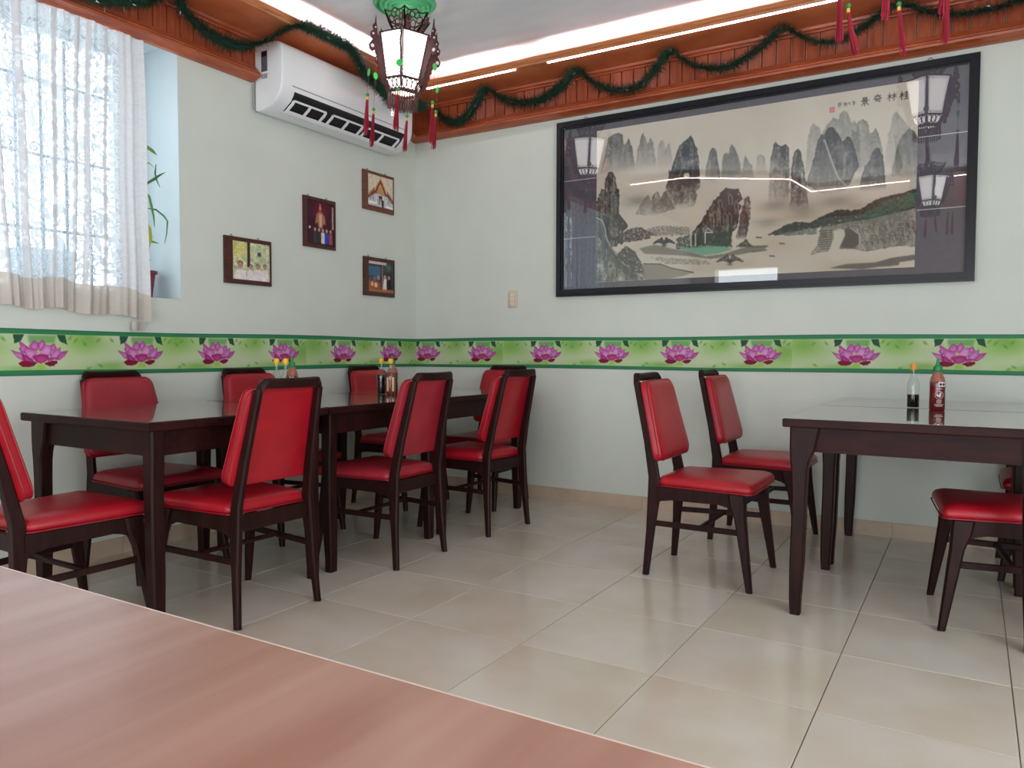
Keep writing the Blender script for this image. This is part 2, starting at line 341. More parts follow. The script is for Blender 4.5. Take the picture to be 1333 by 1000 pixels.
struct(wr.build('wall_right', M['mint_wall_paint']))
# pale painted lining of the deep window recess
rv = MB(); e = 0.002
rv.box(-0.36, -0.001, WIN[1]-e, WIN[1]-0.0002, WIN[2], WIN[3]).box(-0.36, -0.001, WIN[0], WIN[1], WIN[2]-0.0002, WIN[2]+e).box(-0.36, -0.001, WIN[0]+0.0002, WIN[0]+e, WIN[2], WIN[3]).box(-0.36, -0.001, WIN[0], WIN[1], WIN[3]-e, WIN[3]-0.0002)
struct(rv.build('trim_1', M['reveal_paint']))
# skirting tiles
for nm, cuts, fn in (('baseboard_back', gx, lambda a, b: (a+0.001, b-0.001, -0.011, -0.0005)), ('baseboard_left', [-y for y in gy], lambda a, b: (0.0005, 0.011, -b+0.001, -a-0.001))):
    root = bpy.data.objects.new(nm, None); COL.objects.link(root); struct(root)
    for a, b in zip(cuts[:-1], cuts[1:]):
        if a < 0.011: a = 0.012
        x0, x1, y0, y1 = fn(a, b); MB().box(x0, x1, y0, y1, 0.0, 0.08).build('base_tile', M['base_tile'], root)

# ---- wooden cornice with a light cove behind its fascia
BK = lambda t, d, z: (t, -d, z)
LF = lambda t, d, z: (d, -t, z)
ZS = 2.785; DS = 0.335
LOW = [(0.0, 2.535), (0.03, 2.535), (0.05, 2.545), (0.078, 2.552), (0.082, 2.563), (0.072, 2.572), (0.072, 2.58), (0.06, 2.588), (0.056, 2.597), (0.045, 2.603), (0.04, 2.615), (0.024, 2.62), (0.0, 2.62)]
CRN = [(0.018, 2.757), (0.03, 2.757), (0.034, 2.766), (0.046, 2.772), (0.05, ZS), (0.018, ZS)]
FAS = [(DS-0.012, ZS), (DS+0.004, ZS), (DS+0.008, ZS+0.012), (DS+0.002, ZS+0.018), (DS+0.008, ZS+0.026), (DS+0.003, ZS+0.034), (DS+0.008, ZS+0.044), (DS+0.002, ZS+0.052), (DS-0.012, ZS+0.052)]
def cornice(name, fn, t0, t1, low_runs, f0, s0):
    root = bpy.data.objects.new(name, None); COL.objects.link(root); struct(root)
    bw = 0.0785; n = int((t1-t0)/bw)+1; me = None
    for k in range(n):
        a = t0+k*bw; b = min(a+bw, t1)
        if b-a < 0.02: continue
        if me is None or b-a < bw-1e-6:
            g = 0.0012; pf = [(g, 0.001), (g+0.003, 0.016), (b-a-g-0.003, 0.016), (b-a-g, 0.001)]
            mb = MB(); mb.rings([[fn(t, d, z) for t, d in pf] for z in (2.60, 2.775)]); mm = mb.mesh('frieze_board'); mm.materials.append(M['cornice_wood'])
            if me is None: me = mm
        else: mm = me
        o = link('frieze_board', mm, root); p = fn(a, 0, 0); o.location = p
    for a, b in low_runs: MB().prism(LOW, lambda d, z, t: fn(t, d, z), a, b).build('lower_moulding', M['cornice_rail_wood'], root)
    MB().prism(CRN, lambda d, z, t: fn(t, d, z), s0, t1).build('crown_bead', M['cornice_rail_wood'], root)
    MB().prism([(0.0, ZS), (DS-0.012, ZS), (DS-0.012, ZS+0.015), (0.0, ZS+0.015)], lambda d, z, t: fn(t, d, z), s0, t1).build('soffit_board', M['soffit_wood'], root)
    MB().prism(FAS, lambda d, z, t: fn(t, d, z), f0, t1).build('fascia', M['fascia_wood'], root)
    return root
cornice('trim_2', BK, 0.0, RX-0.005, [(0.0, RX-0.005)], DS-0.012, 0.0)
cornice('trim_3', LF, 0.02, 3.40, [(0.09, 0.28), (1.515, 3.40)], DS-0.012, DS-0.011)
# cove shelf on the opposite side of the room (seen mirrored in the picture glass)
CV = [(0.0, -3.42), (0.95, -3.36), (1.88, -3.98), (1.96, -4.76), (4.3, -4.62), (RX-0.01, -4.62)]
root = bpy.data.objects.new('trim_4', None); COL.objects.link(root); struct(root)
MB().rings([[(x, y, z) for x, y in CV+[(RX-0.01, RY+0.01), (0.0, RY+0.01)]] for z in (ZS+0.03, ZS+0.045)]).build('soffit_board', M['cornice_rail_wood'], root)
for (ax, ay), (bx, by) in zip(CV[:-1], CV[1:]):
    MB().bar((ax, ay, ZS+0.045), (bx, by, ZS+0.045), 0.02, 0.05).build('fascia', M['fascia_wood'], root)

# LED tubes lying in the coves, LED strips along the fascias
def tube_light(name, label, a, b, r, material, group):
    mb = MB().tube([a, b], r, 8); return tag(mb.build(name, material), label, 'light', group)
zt = ZS+0.015+0.0095; dt = DS-0.036
for a, b, lb in ((0.40, 1.045, 'white light tube in the cove above the painting wall, in the room corner'), (1.275, 2.42, 'white light tube in the cove above the middle of the painting'), (2.46, 3.62, 'white light tube in the cove above the calligraphy end of the painting'), (3.66, 4.80, 'white light tube in the cove past the end of the painting')):
    tube_light('light_tube', lb, BK(a, dt, zt), BK(b, dt, zt), 0.009, M['led_white'], 'tubes in the coves')
for a, b, lb in ((0.45, 1.60, 'white light tube in the window wall cove above the air conditioner'), (1.64, 2.82, 'white light tube in the window wall cove beside the lace curtain')):
    tube_light('light_tube', lb, LF(a, dt, zt), LF(b, dt, zt), 0.009, M['led_white'], 'tubes in the coves')
def strip(label, a, b, up=(0, 0, 1), wdt=0.008, hgt=0.007, mt='led_strip_white'):
    return tag(MB().bar(a, b, wdt, hgt, 0.0).build('led_strip', M[mt]), label, 'light', 'light strips')
ds = DS-0.002
strip('thin white light strip under the cornice fascia, running into the room corner', BK(0.36, ds, ZS-0.004), BK(1.06, ds, ZS-0.004))
strip('thin white light strip under the cornice fascia above the painting', BK(1.29, ds, ZS-0.004), BK(3.4, ds, ZS-0.004))
for k, ((ax, ay), (bx, by)) in enumerate(zip(CV[:-1], CV[1:])):
    nx, ny = (by-ay), -(bx-ax); l = math.hypot(nx, ny); nx, ny = -nx/l*0.0135, -ny/l*0.0135
    strip(['light strip on the opposite cove beside the window wall', 'slanting light strip on the opposite cove near the window wall', 'short light strip at the step of the opposite cove', 'long light strip on the opposite cove facing the painting', 'light strip on the opposite cove beside the door'][k],
          (ax+nx, ay+ny, ZS+0.03), (bx+nx, by+ny, ZS+0.03), hgt=0.008)

# ------------------------------------------------------------------ window in the recess
wn = bpy.data.objects.new('window_1', None); COL.objects.link(wn); struct(wn)
xw = -0.35; y0, y1, z0, z1 = WIN[0]+0.004, WIN[1]-0.004, WIN[2]+0.004, WIN[3]-0.004
jr = y1-0.135                                    # wide jamb at the plant side
MB().box(xw-0.04, xw, jr, y1, z0, z1).build('jamb', M['window_metal'], wn); MB().box(xw-0.04, xw, y0, y0+0.06, z0, z1).build('jamb', M['window_metal'], wn)
MB().box(xw-0.04, xw, y0+0.06, jr, z0, z0+0.045).build('window_rail', M['window_metal'], wn); MB().box(xw-0.04, xw, y0+0.06, jr, z1-0.045, z1).build('window_rail', M['window_metal'], wn)
ymid = -2.78
MB().box(xw-0.035, xw-0.005, ymid-0.02, ymid+0.02, z0+0.045, z1-0.045).build('mullion', M['window_metal'], wn)
MB().box(xw-0.022, xw-0.018, ymid+0.02, jr, z0+0.045, z1-0.045).build('pane', M['window_glass'], wn); MB().box(xw-0.022, xw-0.018, y0+0.06, ymid-0.02, z0+0.045, z1-0.045).build('pane', M['window_glass'], wn)
# wrought grille outside the panes
gr = thing('window_grille', 'white wrought iron grille with scrolls outside the window behind the lace', 'grille', (0, 0, 0))
xg = -0.385
ys = [-2.245-0.119*k for k in range(11)]
for y in ys: MB().bar((xg, y, z0), (xg, y, z1), 0.014, 0.014).build('upright_bar', M['grille_white'], gr)
for z in (1.60, 1.965, 2.33): MB().bar((xg-0.012, y0+0.02, z), (xg-0.012, jr+0.03, z), 0.01, 0.016).build('cross_bar', M['grille_white'], gr)
def spiral(cy, cz, r, turns, sg, ph):
    return [(xg, cy+sg*r*(1-t*0.8)*math.cos(ph+t*turns*2*PI), cz+r*(1-t*0.8)*math.sin(ph+t*turns*2*PI)) for t in np.linspace(0, 1, 22)]
for k, y in enumerate(ys[:-1]):
    for sg in (1, -1): MB().tube(spiral(y-0.0595+sg*0.027, 1.965+sg*0.03, 0.028, 1.2, sg, 0.6), 0.004, 6).build('scroll', M['grille_white'], gr)
# neighbouring wall glimpsed outside
ob = MB().box(-3.2, -3.0, -4.6, -3.05, 0.9, 2.55).build('outside_wall', M['outside_wall']); tag(ob, 'pale wall across the way, dimly seen through the lace curtain', 'wall')
# foam box on the sill
fb = thing('foam_box', 'pale blue foam box standing on the window sill behind the curtain', 'box', (-0.2, -2.59, WIN[2]+0.0025))
MB().rings([[(p[0], p[1], z) for p in rrect(0.075, 0.075, -0.12, 0.12, 0.02, 3)] for z in (0, 0.165)]).build('tub', M['foam_box'], fb)
MB().rings([[(p[0], p[1], z) for p in rrect(0.083, 0.083, -0.128, 0.128, 0.022, 3)] for z in (0.165, 0.2)]).build('lid', M['foam_box'], fb)

# ---- lace curtain, gathered, hanging in front of the recess
YA, YB = -3.45, -2.195
def fold(y):
    return 0.034+0.012*math.sin(y*43)+0.007*math.sin(y*97+1.3)+0.004*math.sin(y*171)
def hem(y):
    t = max(0.0, min(1.0, (y+2.75)/0.55)); return 1.188+0.008*math.sin(y*21)-0.042*t*t
nY, nZ = 420, 60
def cloth(ya, yb, za, zb, name, material, parent, ny, nz, dx=0.0, sweep=True):
    vs, fs, uvs = [], [], []
    for i in range(ny+1):
        y = ya+(yb-ya)*i/ny
        for j in range(nz+1):
            A = za(y) if callable(za) else za; B = zb(y) if callable(zb) else zb
            z = A+(B-A)*j/nz; q = (2.53-z)/1.35
            yy = y + 0.055*q*math.sin((y+2.2)*6.0)*(1 if sweep else 0)*min(1.0, (-2.195-y)/0.25)
            vs.append((fold(y)*(0.55+0.45*q)+dx+0.004*math.sin(z*7+y*9), yy, z)); uvs.append((y*(1.0), z))
    for i in range(ny):
        for j in range(nz): a = i*(nz+1)+j; fs.append((a, a+nz+1, a+nz+2, a+1))
    me = bpy.data.meshes.new(name); me.from_pydata(vs, [], fs); uv = me.uv_layers.new(name='UVMap')
    li = np.empty(len(me.loops), np.int32); me.loops.foreach_get('vertex_index', li)
    uv.data.foreach_set('uv', np.asarray(uvs, np.float32)[li].ravel()); me.polygons.foreach_set('use_smooth', [True]*len(me.polygons))
    me.materials.append(material); return link(name, me, parent)
ct = thing('lace_curtain', 'white lace curtain with gathered folds and a beige hem over the window', 'curtain', (0, 0, 0))
cloth(YA, -2.33, lambda y: hem(y)+0.135, 2.536, 'net', M['lace'], ct, 360, 40)
cloth(-2.33, YB, lambda y: hem(y)+0.135, 2.536, 'side_band', M['lace_dense'], ct, 50, 40)
cloth(YA, YB, hem, lambda y: hem(y)+0.137, 'hem', M['hem_cloth'], ct, 400, 6)
# doubled-up pleats, darker where the net lies twice
for yc, wd in ((-2.39, 0.016), (-2.475, 0.02), (-2.525, 0.022), (-2.63, 0.026), (-2.70, 0.008), (-2.79, 0.03), (-2.90, 0.02), (-3.05, 0.03), (-3.2, 0.025)):
    cloth(yc-wd/2, yc+wd/2, lambda y: hem(y)+0.135, 2.534, 'pleat', M['lace_dense'], ct, 4, 30, dx=0.006)
cloth(-2.285, -2.215, lambda y: hem(-2.2)-0.042, lambda y: hem(-2.2)+0.004, 'hem_tail', M['hem_cloth'], ct, 6, 2)

# ---- potted plant on the sill
pt = thing('potted_plant', 'thin leafy plant in a plum plastic pot on the window sill', 'plant', (-0.18, -2.078, WIN[2]+0.0025))
MB().lathe([(0.058, 0), (0.06, 0.006), (0.058, 0.01)], 20).build('saucer', M['pot_plum'], pt, 40)
MB().lathe([(0.036, 0.0101), (0.052, 0.13), (0.062, 0.132), (0.064, 0.148), (0.058, 0.15), (0.05, 0.13)], 20, cap1=False).build('pot', M['pot_plum'], pt, 40)
MB().lathe([(0.0, 0.128), (0.049, 0.128)], 20, cap0=False, cap1=False).build('soil', M['soil'], pt)
for sx, sy, h in ((0.0, -0.02, 0.62), (-0.015, -0.035, 0.80), (0.02, -0.045, 0.5)):
    MB().tube([(sx, sy+0.01, 0.12), (sx*1.4, sy, h*0.5), (sx*2, sy-0.01, h)], [0.006, 0.005, 0.003], 6).build('stem', M['leaf_dark'], pt)
def leaf(path, wd, material):
    P = [Vector(p) for p in path]; n = len(P); vs, fs = [], []
    for i, p in enumerate(P):
        d = (P[min(i+1, n-1)]-P[max(i-1, 0)]).normalized(); s = d.cross(Vector((1, 0.25, 0))).normalized(); k = wd*math.sin(PI*(0.08+0.9*i/(n-1)))
        vs += [p-s*k, p+Vector((0.004, 0, 0)), p+s*k]
    for i in range(n-1):
        for c in (0, 1): a = i*3+c; fs.append((a, a+1, a+4, a+3))
    MB().add(vs, fs).build('leaf', material, pt, 60)
bz = np.array([-0.18, -2.078, WIN[2]+0.0025])
def lp(pts, X=-0.085): return [tuple(onx(x, y, X+0.01*i)-bz) for i, (x, y) in enumerate(pts)]
leaf(lp([(186, 188), (192, 192), (199, 197), (204, 202)]), 0.013, M['leaf_green'])
leaf(lp([(183, 241), (191, 239), (201, 233), (208, 228), (216, 224)]), 0.008, M['leaf_dark'])
leaf(lp([(203, 214), (202, 226), (204, 235), (208, 244)]), 0.008, M['leaf_dark'])
leaf(lp([(188, 250), (194, 255), (197, 268), (200, 282), (201, 296)]), 0.010, M['leaf_green'])
leaf(lp([(190, 271), (203, 273), (213, 281), (218, 288), (217, 304), (214, 317)]), 0.007, M['leaf_dark'])
leaf(lp([(190, 288), (194, 296), (196, 310), (193, 326)]), 0.016, M['leaf_yellow'])
leaf(lp([(192, 313), (200, 315), (207, 317)]), 0.006, M['leaf_green'])
leaf(lp([(178, 205), (186, 213), (194, 212), (200, 218)]), 0.004, M['leaf_green'])
leaf(lp([(188, 345), (192, 341), (196, 338)]), 0.009, M['leaf_dark'])

# ------------------------------------------------------------------ air conditioner
ac = thing('air_conditioner', 'white split air conditioner with open louvers high in the corner above the photos', 'air conditioner', (0, 0, 0))
Y0, Y1 = -1.50, -0.33
PF = [(0.02, 2.374), (0.07, 2.368), (0.14, 2.388), (0.195, 2.425), (0.222, 2.462), (0.232, 2.50), (0.236, 2.56), (0.238, 2.66), (0.235, 2.70), (0.225, 2.722), (0.205, 2.737), (0.18, 2.743), (0.02, 2.745)]
acb = MB()
acb.rings([[(x, y, z) for x, z in [(0.02+(p[0]-0.02)*s, 2.56+(p[1]-2.56)*s) for p in PF]] for y, s in ((Y0, 0.975), (Y0+0.006, 0.993), (Y0+0.02, 1.0), (Y1-0.02, 1.0), (Y1-0.006, 0.993), (Y1, 0.975))])
body = acb.build('body', M['ac_white'], ac, 35)
# outlet slot in the curved underside
CU = [(0.105, 2.3772), (0.14, 2.388), (0.195, 2.425), (0.222, 2.462), (0.231, 2.496)]
def ou(t, out=0.0):                                   # point on the lower front curve
    t = max(0.0, min(1.0, t))*(len(CU)-1); k = min(int(t), len(CU)-2); f = t-k
    a, b = CU[k], CU[k+1]; tx, tz = b[0]-a[0], b[1]-a[1]; l = math.hypot(tx, tz); nx, nz = tz/l, -tx/l
    return (a[0]+tx*f+nx*out, a[1]+tz*f+nz*out)
def slab(name, ya, yb, t0, t1, o0, o1, material, par):
    ts = np.linspace(t0, t1, 7); p = [ou(t, o0) for t in ts]+[ou(t, o1) for t in ts[::-1]]
    return MB().rings([[(x, y, z) for x, z in p] for y in (ya, yb)]).build(name, material, par)
ya0, yb0 = Y0+0.10, Y1-0.085
slab('outlet', ya0, yb0, 0.20, 0.86, -0.004, 0.0022, M['vent_black'], ac)
slab('louver', ya0-0.006, yb0-0.02, 0.24, 0.32, 0.014, 0.019, M['ac_white'], ac)
for a, b in ((0.0, 0.27), (0.335, 0.62), (0.665, 1.0)):
    ya = ya0+0.01+(yb0-ya0-0.05)*a; yb = ya0+0.01+(yb0-ya0-0.05)*b
    slab('louver', ya, yb, 0.56, 0.62, 0.010, 0.016, M['ac_white'], ac)
    for q in np.linspace(ya, yb, 3): slab('vane', q-0.007, q+0.007, 0.31, 0.58, 0.006, 0.015, M['ac_white'], ac)
MB().box(0.231, 0.2353, Y0+0.08, Y1-0.06, 2.5005, 2.506).build('front_seam', M['ac_grey'], ac)
sd = MB(); sd.box(0.070, 0.118, Y0-0.0015, Y0+0.0005, 2.585, 2.70); sd.build('side_label', M['sticker_grey'], ac)
MB().box(0.073, 0.115, Y0-0.002, Y0+0.0005, 2.668, 2.695).build('side_label', M['vent_black'], ac)
for k in range(3): MB().box(0.073+0.016*k, 0.086+0.016*k, Y0-0.0015, Y0+0.0005, 2.545, 2.572).build('side_label', M['ac_grey'], ac)
# lit temperature digits 22
def seg2(y, z, w_, h):
    t = 0.004; x0, x1 = 0.2362, 0.2392; mb = MB()
    mb.box(x0, x1, y, y+w_, z+h-t, z+h).box(x0, x1, y, y+w_, z+h/2-t/2, z+h/2+t/2).box(x0, x1, y, y+w_, z, z+t).box(x0, x1, y+w_-t, y+w_, z+h/2, z+h).box(x0, x1, y, y+t, z, z+h/2)
    mb.build('digit', M['display_glow'], ac)
seg2(-0.56, 2.565, 0.018, 0.040); seg2(-0.53, 2.565, 0.018, 0.040)
MB().tube([(0.012, Y0-0.012, 2.53), (0.012, Y0-0.012, 2.40), (0.014, Y0+0.01, 2.37)], 0.004, 6).build('cable', M['ac_grey'], ac)

# ------------------------------------------------------------------ ceiling rosette + palace lantern
def rosette(x, y, label):
    o = thing('ceiling_rosette', label, 'ceiling rosette', (x, y, CZ))
    pr = [(0.172, 0.0), (0.172, -0.006)]
    for k, r in enumerate((0.165, 0.14, 0.115, 0.09, 0.066)): pr += [(r, -0.006-0.003*k), (r-0.007, -0.020-0.003*k), (r-0.013, -0.020-0.003*k), (r-0.019, -0.007-0.003*k)]
    pr += [(0.04, -0.026), (0.0, -0.028)]
    MB().lathe(pr, 40, cap1=False).build('plaster_ring', M['mint_plaster'], o, 50)
    MB().lathe([(0.022, -0.026), (0.02, -0.034), (0.008, -0.044), (0.0, -0.045)], 16, cap1=False).build('hook_cup', M['mint_plaster'], o, 50)
    return o
ROS = 'mint green ceiling rosette above the '
def hexp(r, z, k, ph=0.0): a = PI/3*k+ph; return Vector((r*math.cos(a), r*math.sin(a), z))
def make_lantern(label):
    o = thing('palace_lantern', label, 'lantern')
    W = M['lantern_wood']
    MB().tube([(0, 0, 0.262), (0, 0, CZ-2.58-0.02)], 0.003, 6).build('cord', M['cord_brown'], o)
    MB().lathe([(0.006, 0.27), (0.014, 0.262), (0.014, 0.13), (0.01, 0.12)], 10).build('stem', W, o, 40)
    # flared openwork crown
    for k in range(6):
        a, b = hexp(0.076, 0.158, k), hexp(0.076, 0.158, k+1); c, d = hexp(0.134, 0.255, k), hexp(0.134, 0.255, k+1); mb = MB()
        P = lambda u, v: (a*(1-u)+b*u)*(1-v)+(c*(1-u)+d*u)*v
        for q in ((P(0, 0), P(0, 1)), (P(1, 0), P(1, 1)), (P(0, 0), P(1, 0))): mb.bar(q[0], q[1], 0.008, 0.008)
        mb.tube([P(u, 1-0.10*math.sin(u*PI)*0-0.12*abs(math.sin(u*PI*2))) for u in np.linspace(0, 1, 13)], 0.0045, 5)
        for cu, cv, rr in ((0.2, 0.55, 0.14), (0.5, 0.32, 0.16), (0.8, 0.55, 0.14), (0.38, 0.72, 0.12), (0.62, 0.72, 0.12)):
            mb.tube([P(cu+rr*math.cos(t), cv+rr*1.1*math.sin(t)) for t in np.linspace(0, 2*PI, 11)], 0.004, 4)
        mb.build('crown_panel', W, o)
    MB().rings([[tuple(hexp(r, z, k)) for k in range(6)] for r, z in ((0.078, 0.165), (0.078, 0.158), (0.155, 0.134), (0.158, 0.126), (0.150, 0.126), (0.074, 0.15))], False, False).build('roof', W, o)
    for k in range(6):
        t, b = hexp(0.152, 0.132, k), hexp(0.107, -0.102, k)
        MB().bar(t, b, 0.014, 0.014).build('corner_post', W, o)
        t2, b2 = hexp(0.152, 0.132, k+1), hexp(0.107, -0.102, k+1)
        q = [t*0.96+t2*0.04, t*0.04+t2*0.96, b*0.04+b2*0.96, b*0.96+b2*0.04]; nrm = (t+t2)*0.5; nrm.z = 0; nrm.normalize()
        pn = MB().add([tuple(p-nrm*0.003) for p in q]+[tuple(p-nrm*0.005) for p in q], [(0,1,2,3),(7,6,5,4),(0,4,5,1),(1,5,6,2),(2,6,7,3),(3,7,4,0)]).build('pane', M['lantern_pane'], o)
        S = lambda u, v: (q[3]*(1-u)+q[2]*u)*(1-v)+(q[0]*(1-u)+q[1]*u)*v
        fm = MB()                                     # meander fret round the pane edge
        def meander(p0, p1, inn, n):
            pts = []
            for i in range(n): 
                for f_, s in ((0, 0), (0.5, 0), (0.5, 1), (1, 1), (1, 0)): pts.append((np.array(p0)*(1-(i+f_)/n)+np.array(p1)*((i+f_)/n)+np.array(inn)*(0.25+0.75*s)))
            fm.tube([S(*p) for p in pts], 0.0014, 4)
        meander((0.03, 0.03), (0.97, 0.03), (0, 0.06), 7); meander((0.03, 0.97), (0.97, 0.97), (0, -0.06), 8)
        meander((0.03, 0.03), (0.03, 0.97), (0.07, 0), 11); meander((0.97, 0.03), (0.97, 0.97), (-0.07, 0), 11)
        fm.build('fretwork', W, pn)
        b3, b4 = hexp(0.078, -0.158, k), hexp(0.078, -0.158, k+1)
        MB().bar(b, b2, 0.010, 0.012).build('lower_ring', W, o); MB().bar(b3, b4, 0.008, 0.010).build('lower_ring', W, o); MB().bar(b, b3, 0.007, 0.008).build('lower_rib', W, o)
        lp_ = MB().add([tuple(p*0.985) for p in (b, b2, b4, b3)]+[tuple(p*0.965) for p in (b, b2, b4, b3)], [(0,1,2,3),(7,6,5,4),(0,4,5,1),(1,5,6,2),(2,6,7,3),(3,7,4,0)]).build('lower_pane', M['lantern_pane'], o)
        mb = MB(); P2 = lambda u, v: (b*(1-u)+b2*u)*(1-v)+(b3*(1-u)+b4*u)*v
        for cu in (0.2, 0.5, 0.8): mb.tube([P2(cu+0.15*math.cos(t), 0.5+0.4*math.sin(t)) for t in np.linspace(0, 2*PI, 11)], 0.0034, 4)
        mb.build('lattice', W, lp_)
        # comb fringe below
        mb = MB(); c3, c4 = hexp(0.090, -0.168, k), hexp(0.090, -0.168, k+1)
        mb.bar(c3, c4, 0.006, 0.018)
        for u in np.linspace(0.08, 0.92, 6): p = c3*(1-u)+c4*u; mb.bar(p, p+Vector((0, 0, -0.068-0.01*math.sin(u*PI))), 0.006, 0.008)
        mb.build('comb', W, o)
        # carved dragon finial at each corner, standing out from the post
        u_ = hexp(1, 0, k); u_.z = 0; sdv = Vector((-u_.y, u_.x, 0))
        out = [(0.150, 0.10), (0.168, 0.118), (0.170, 0.15), (0.176, 0.17), (0.180, 0.215), (0.184, 0.172), (0.196, 0.155), (0.190, 0.135), (0.206, 0.118), (0.202, 0.095), (0.190, 0.085), (0.200, 0.07), (0.212, 0.052), (0.206, 0.03), (0.190, 0.018), (0.176, 0.03), (0.172, 0.012), (0.160, -0.005), (0.162, -0.02), (0.150, -0.032), (0.152, -0.055), (0.140, -0.07), (0.140, -0.092), (0.128, -0.10), (0.126, -0.13), (0.112, -0.14), (0.104, -0.125), (0.108, -0.10), (0.130, 0.0)]
        mb = MB().prism(out, lambda a_, z_, t_: tuple(u_*a_+sdv*t_+Vector((0, 0, z_))), -0.0045, 0.0045)
        fin = mb.build('dragon_finial', W, o)
        mb = MB()
        for a_, z_, r_ in ((0.191, 0.112, 0.006), (0.192, 0.048, 0.010), (0.180, 0.148, 0.005)):
            mb.prism([(a_+r_*math.cos(t), z_+r_*math.sin(t)) for t in np.linspace(0, 2*PI, 9)[:-1]], lambda aa, zz, t_: tuple(u_*aa+sdv*t_+Vector((0, 0, zz))), -0.0055, 0.0055)
        mb.build('piercing', M['print_white'], fin)
        # tassel: string, jade disc, bead, gold wrap, red threads
        jr_ = random.Random(k+3); top = u_*0.203+Vector((0, 0, 0.03)); dz = -0.10+0.03*math.sin(k*2.1); zb = -0.19-0.05*abs(math.sin(k*1.7+0.4))
        ts = MB().tube([top, top+Vector((0, 0, zb-0.03))], 0.0009, 4).build('tassel_string', M['cord_brown'], o)
        MB().rings([[tuple(top+Vector((0, 0, dz))+sdv*(0.017*math.cos(t))+Vector((0, 0, 0.019*math.sin(t)))+u_*h) for t in np.linspace(0, 2*PI, 17)[:-1]] for h in (-0.002, 0.002)]).build('jade_disc', M['jade_green'], ts)
        c = top+Vector((0, 0, zb-0.03))
        MB().lathe([(0.001, 0.010), (0.008, 0.007), (0.010, 0), (0.008, -0.007), (0.001, -0.010)], 12, c).build('bead', M['jade_bead'], ts, 60)
        MB().lathe([(0.006, -0.010), (0.007, -0.014), (0.007, -0.026), (0.006, -0.028)], 10, c).build('wrap', M['gold_wrap'], ts, 40)
        mb = MB()
        sway = jr_.uniform(-0.02, 0.05)
        for n_ in range(40):
            a_ = jr_.random()*2*PI; rr = jr_.random()*0.006; e_ = Vector((math.cos(a_), math.sin(a_), 0)); l_ = jr_.uniform(0.15, 0.19)
            p0 = c+e_*rr+Vector((0, 0, -0.027)); mb.tube([p0, p0+e_*rr*0.6+Vector((sway*0.4, 0, -l_*0.5)), p0+e_*rr*1.6+Vector((sway, 0, -l_))], 0.0019, 3)
        mb.build('threads', M['tassel_red'], ts)
    return o
LANT = [(0.868, -1.2, 2.58, 'carved dark wood palace lantern with red tassels hanging before the air conditioner', 'the lantern before the air conditioner'),
        (3.29, -1.24, 2.635, 'carved palace lantern hanging above the pair of tables under the painting', 'the lantern over the tables under the painting'),
        (3.19, -4.10, 2.58, 'carved palace lantern above the pale wood table, mirrored in the picture glass', 'the lantern over the pale wood table')]
hexrot = math.atan2(CAM[1]+1.2, CAM[0]-0.868)
L1_ = make_lantern(LANT[0][3])
for k, (x, y, z, lb, rb) in enumerate(LANT):
    rz = hexrot+math.radians((-7, 20, 8)[k])
    if k == 0: L1_.location = (x, y, z); L1_.rotation_euler = (Matrix.Rotation(math.radians(3.5), 4, Vector((_fw[0], _fw[1], 0)).normalized()) @ Matrix.Rotation(rz, 4, 'Z')).to_euler()
    else:
        o = dup(L1_, (x, y, z), rz, lb)
        if k == 1: [c_ for c_ in o.children if c_.name.startswith('cord')][0].scale.z = 0.885
    if k == 0: rosette(x, y, 'mint green plaster ceiling rosette above '+rb)
for o in [o for o in COL.objects if o.name.startswith('palace_lantern')]: o['group'] = 'palace lanterns'

# ------------------------------------------------------------------ tinsel garlands
def catmull(P, n):
    P = [Vector(p) for p in P]; P = [P[0]*2-P[1]]+P+[P[-1]*2-P[-2]]; out = []
    for i in range(1, len(P)-2):
        for k in range(n):
            t = k/n; a, b, c, d = P[i-1:i+3]
            out.append(0.5*((2*b)+(c-a)*t+(2*a-5*b+4*c-d)*t*t+(3*b-a-3*c+d)*t**3))
    out.append(P[-2]); return out
def garland(label, pts, seed, lim):
    g = thing('tinsel_garland', label, 'garland', (0, 0, 0), group='tinsel garlands'); r_ = random.Random(seed)
    path = catmull(pts, 24); MB().tube(path, 0.006, 6).build('wire_core', M['garland_wire'], g)
    nd = MB(); tp = MB()
    for i in range(len(path)-1):
        a, b = path[i], path[i+1]; d = (b-a); ln = d.length; d.normalize()
        for q in range(max(1, int(ln*5200))):
            p = a.lerp(b, r_.random()); e_ = Vector((r_.gauss(0, 1), r_.gauss(0, 1), r_.gauss(0, 1))); e_ = e_-d*e_.dot(d)*0.6; e_.normalize()
            l_ = r_.uniform(0.034, 0.068); s_ = d.cross(e_).normalized()*r_.uniform(0.0014, 0.0028); tip = p+e_*l_
            tip = lim(tip); nd.add([p-s_, p+s_, tip], [(0, 1, 2)])
            if r_.random() < 0.003: tp.add([tip-s_*2-e_*0.012, tip+s_*2-e_*0.012, tip+e_*0.012], [(0, 1, 2)])
    nd.build('needles', M['garland_green'], g)['kind'] = 'stuff'; tp.build('silver_tips', M['garland_tip'], g)['kind'] = 'stuff'
def sw(fn, pts): return [fn(t, d, z) for t, d, z in pts]
zc = ZS-0.035
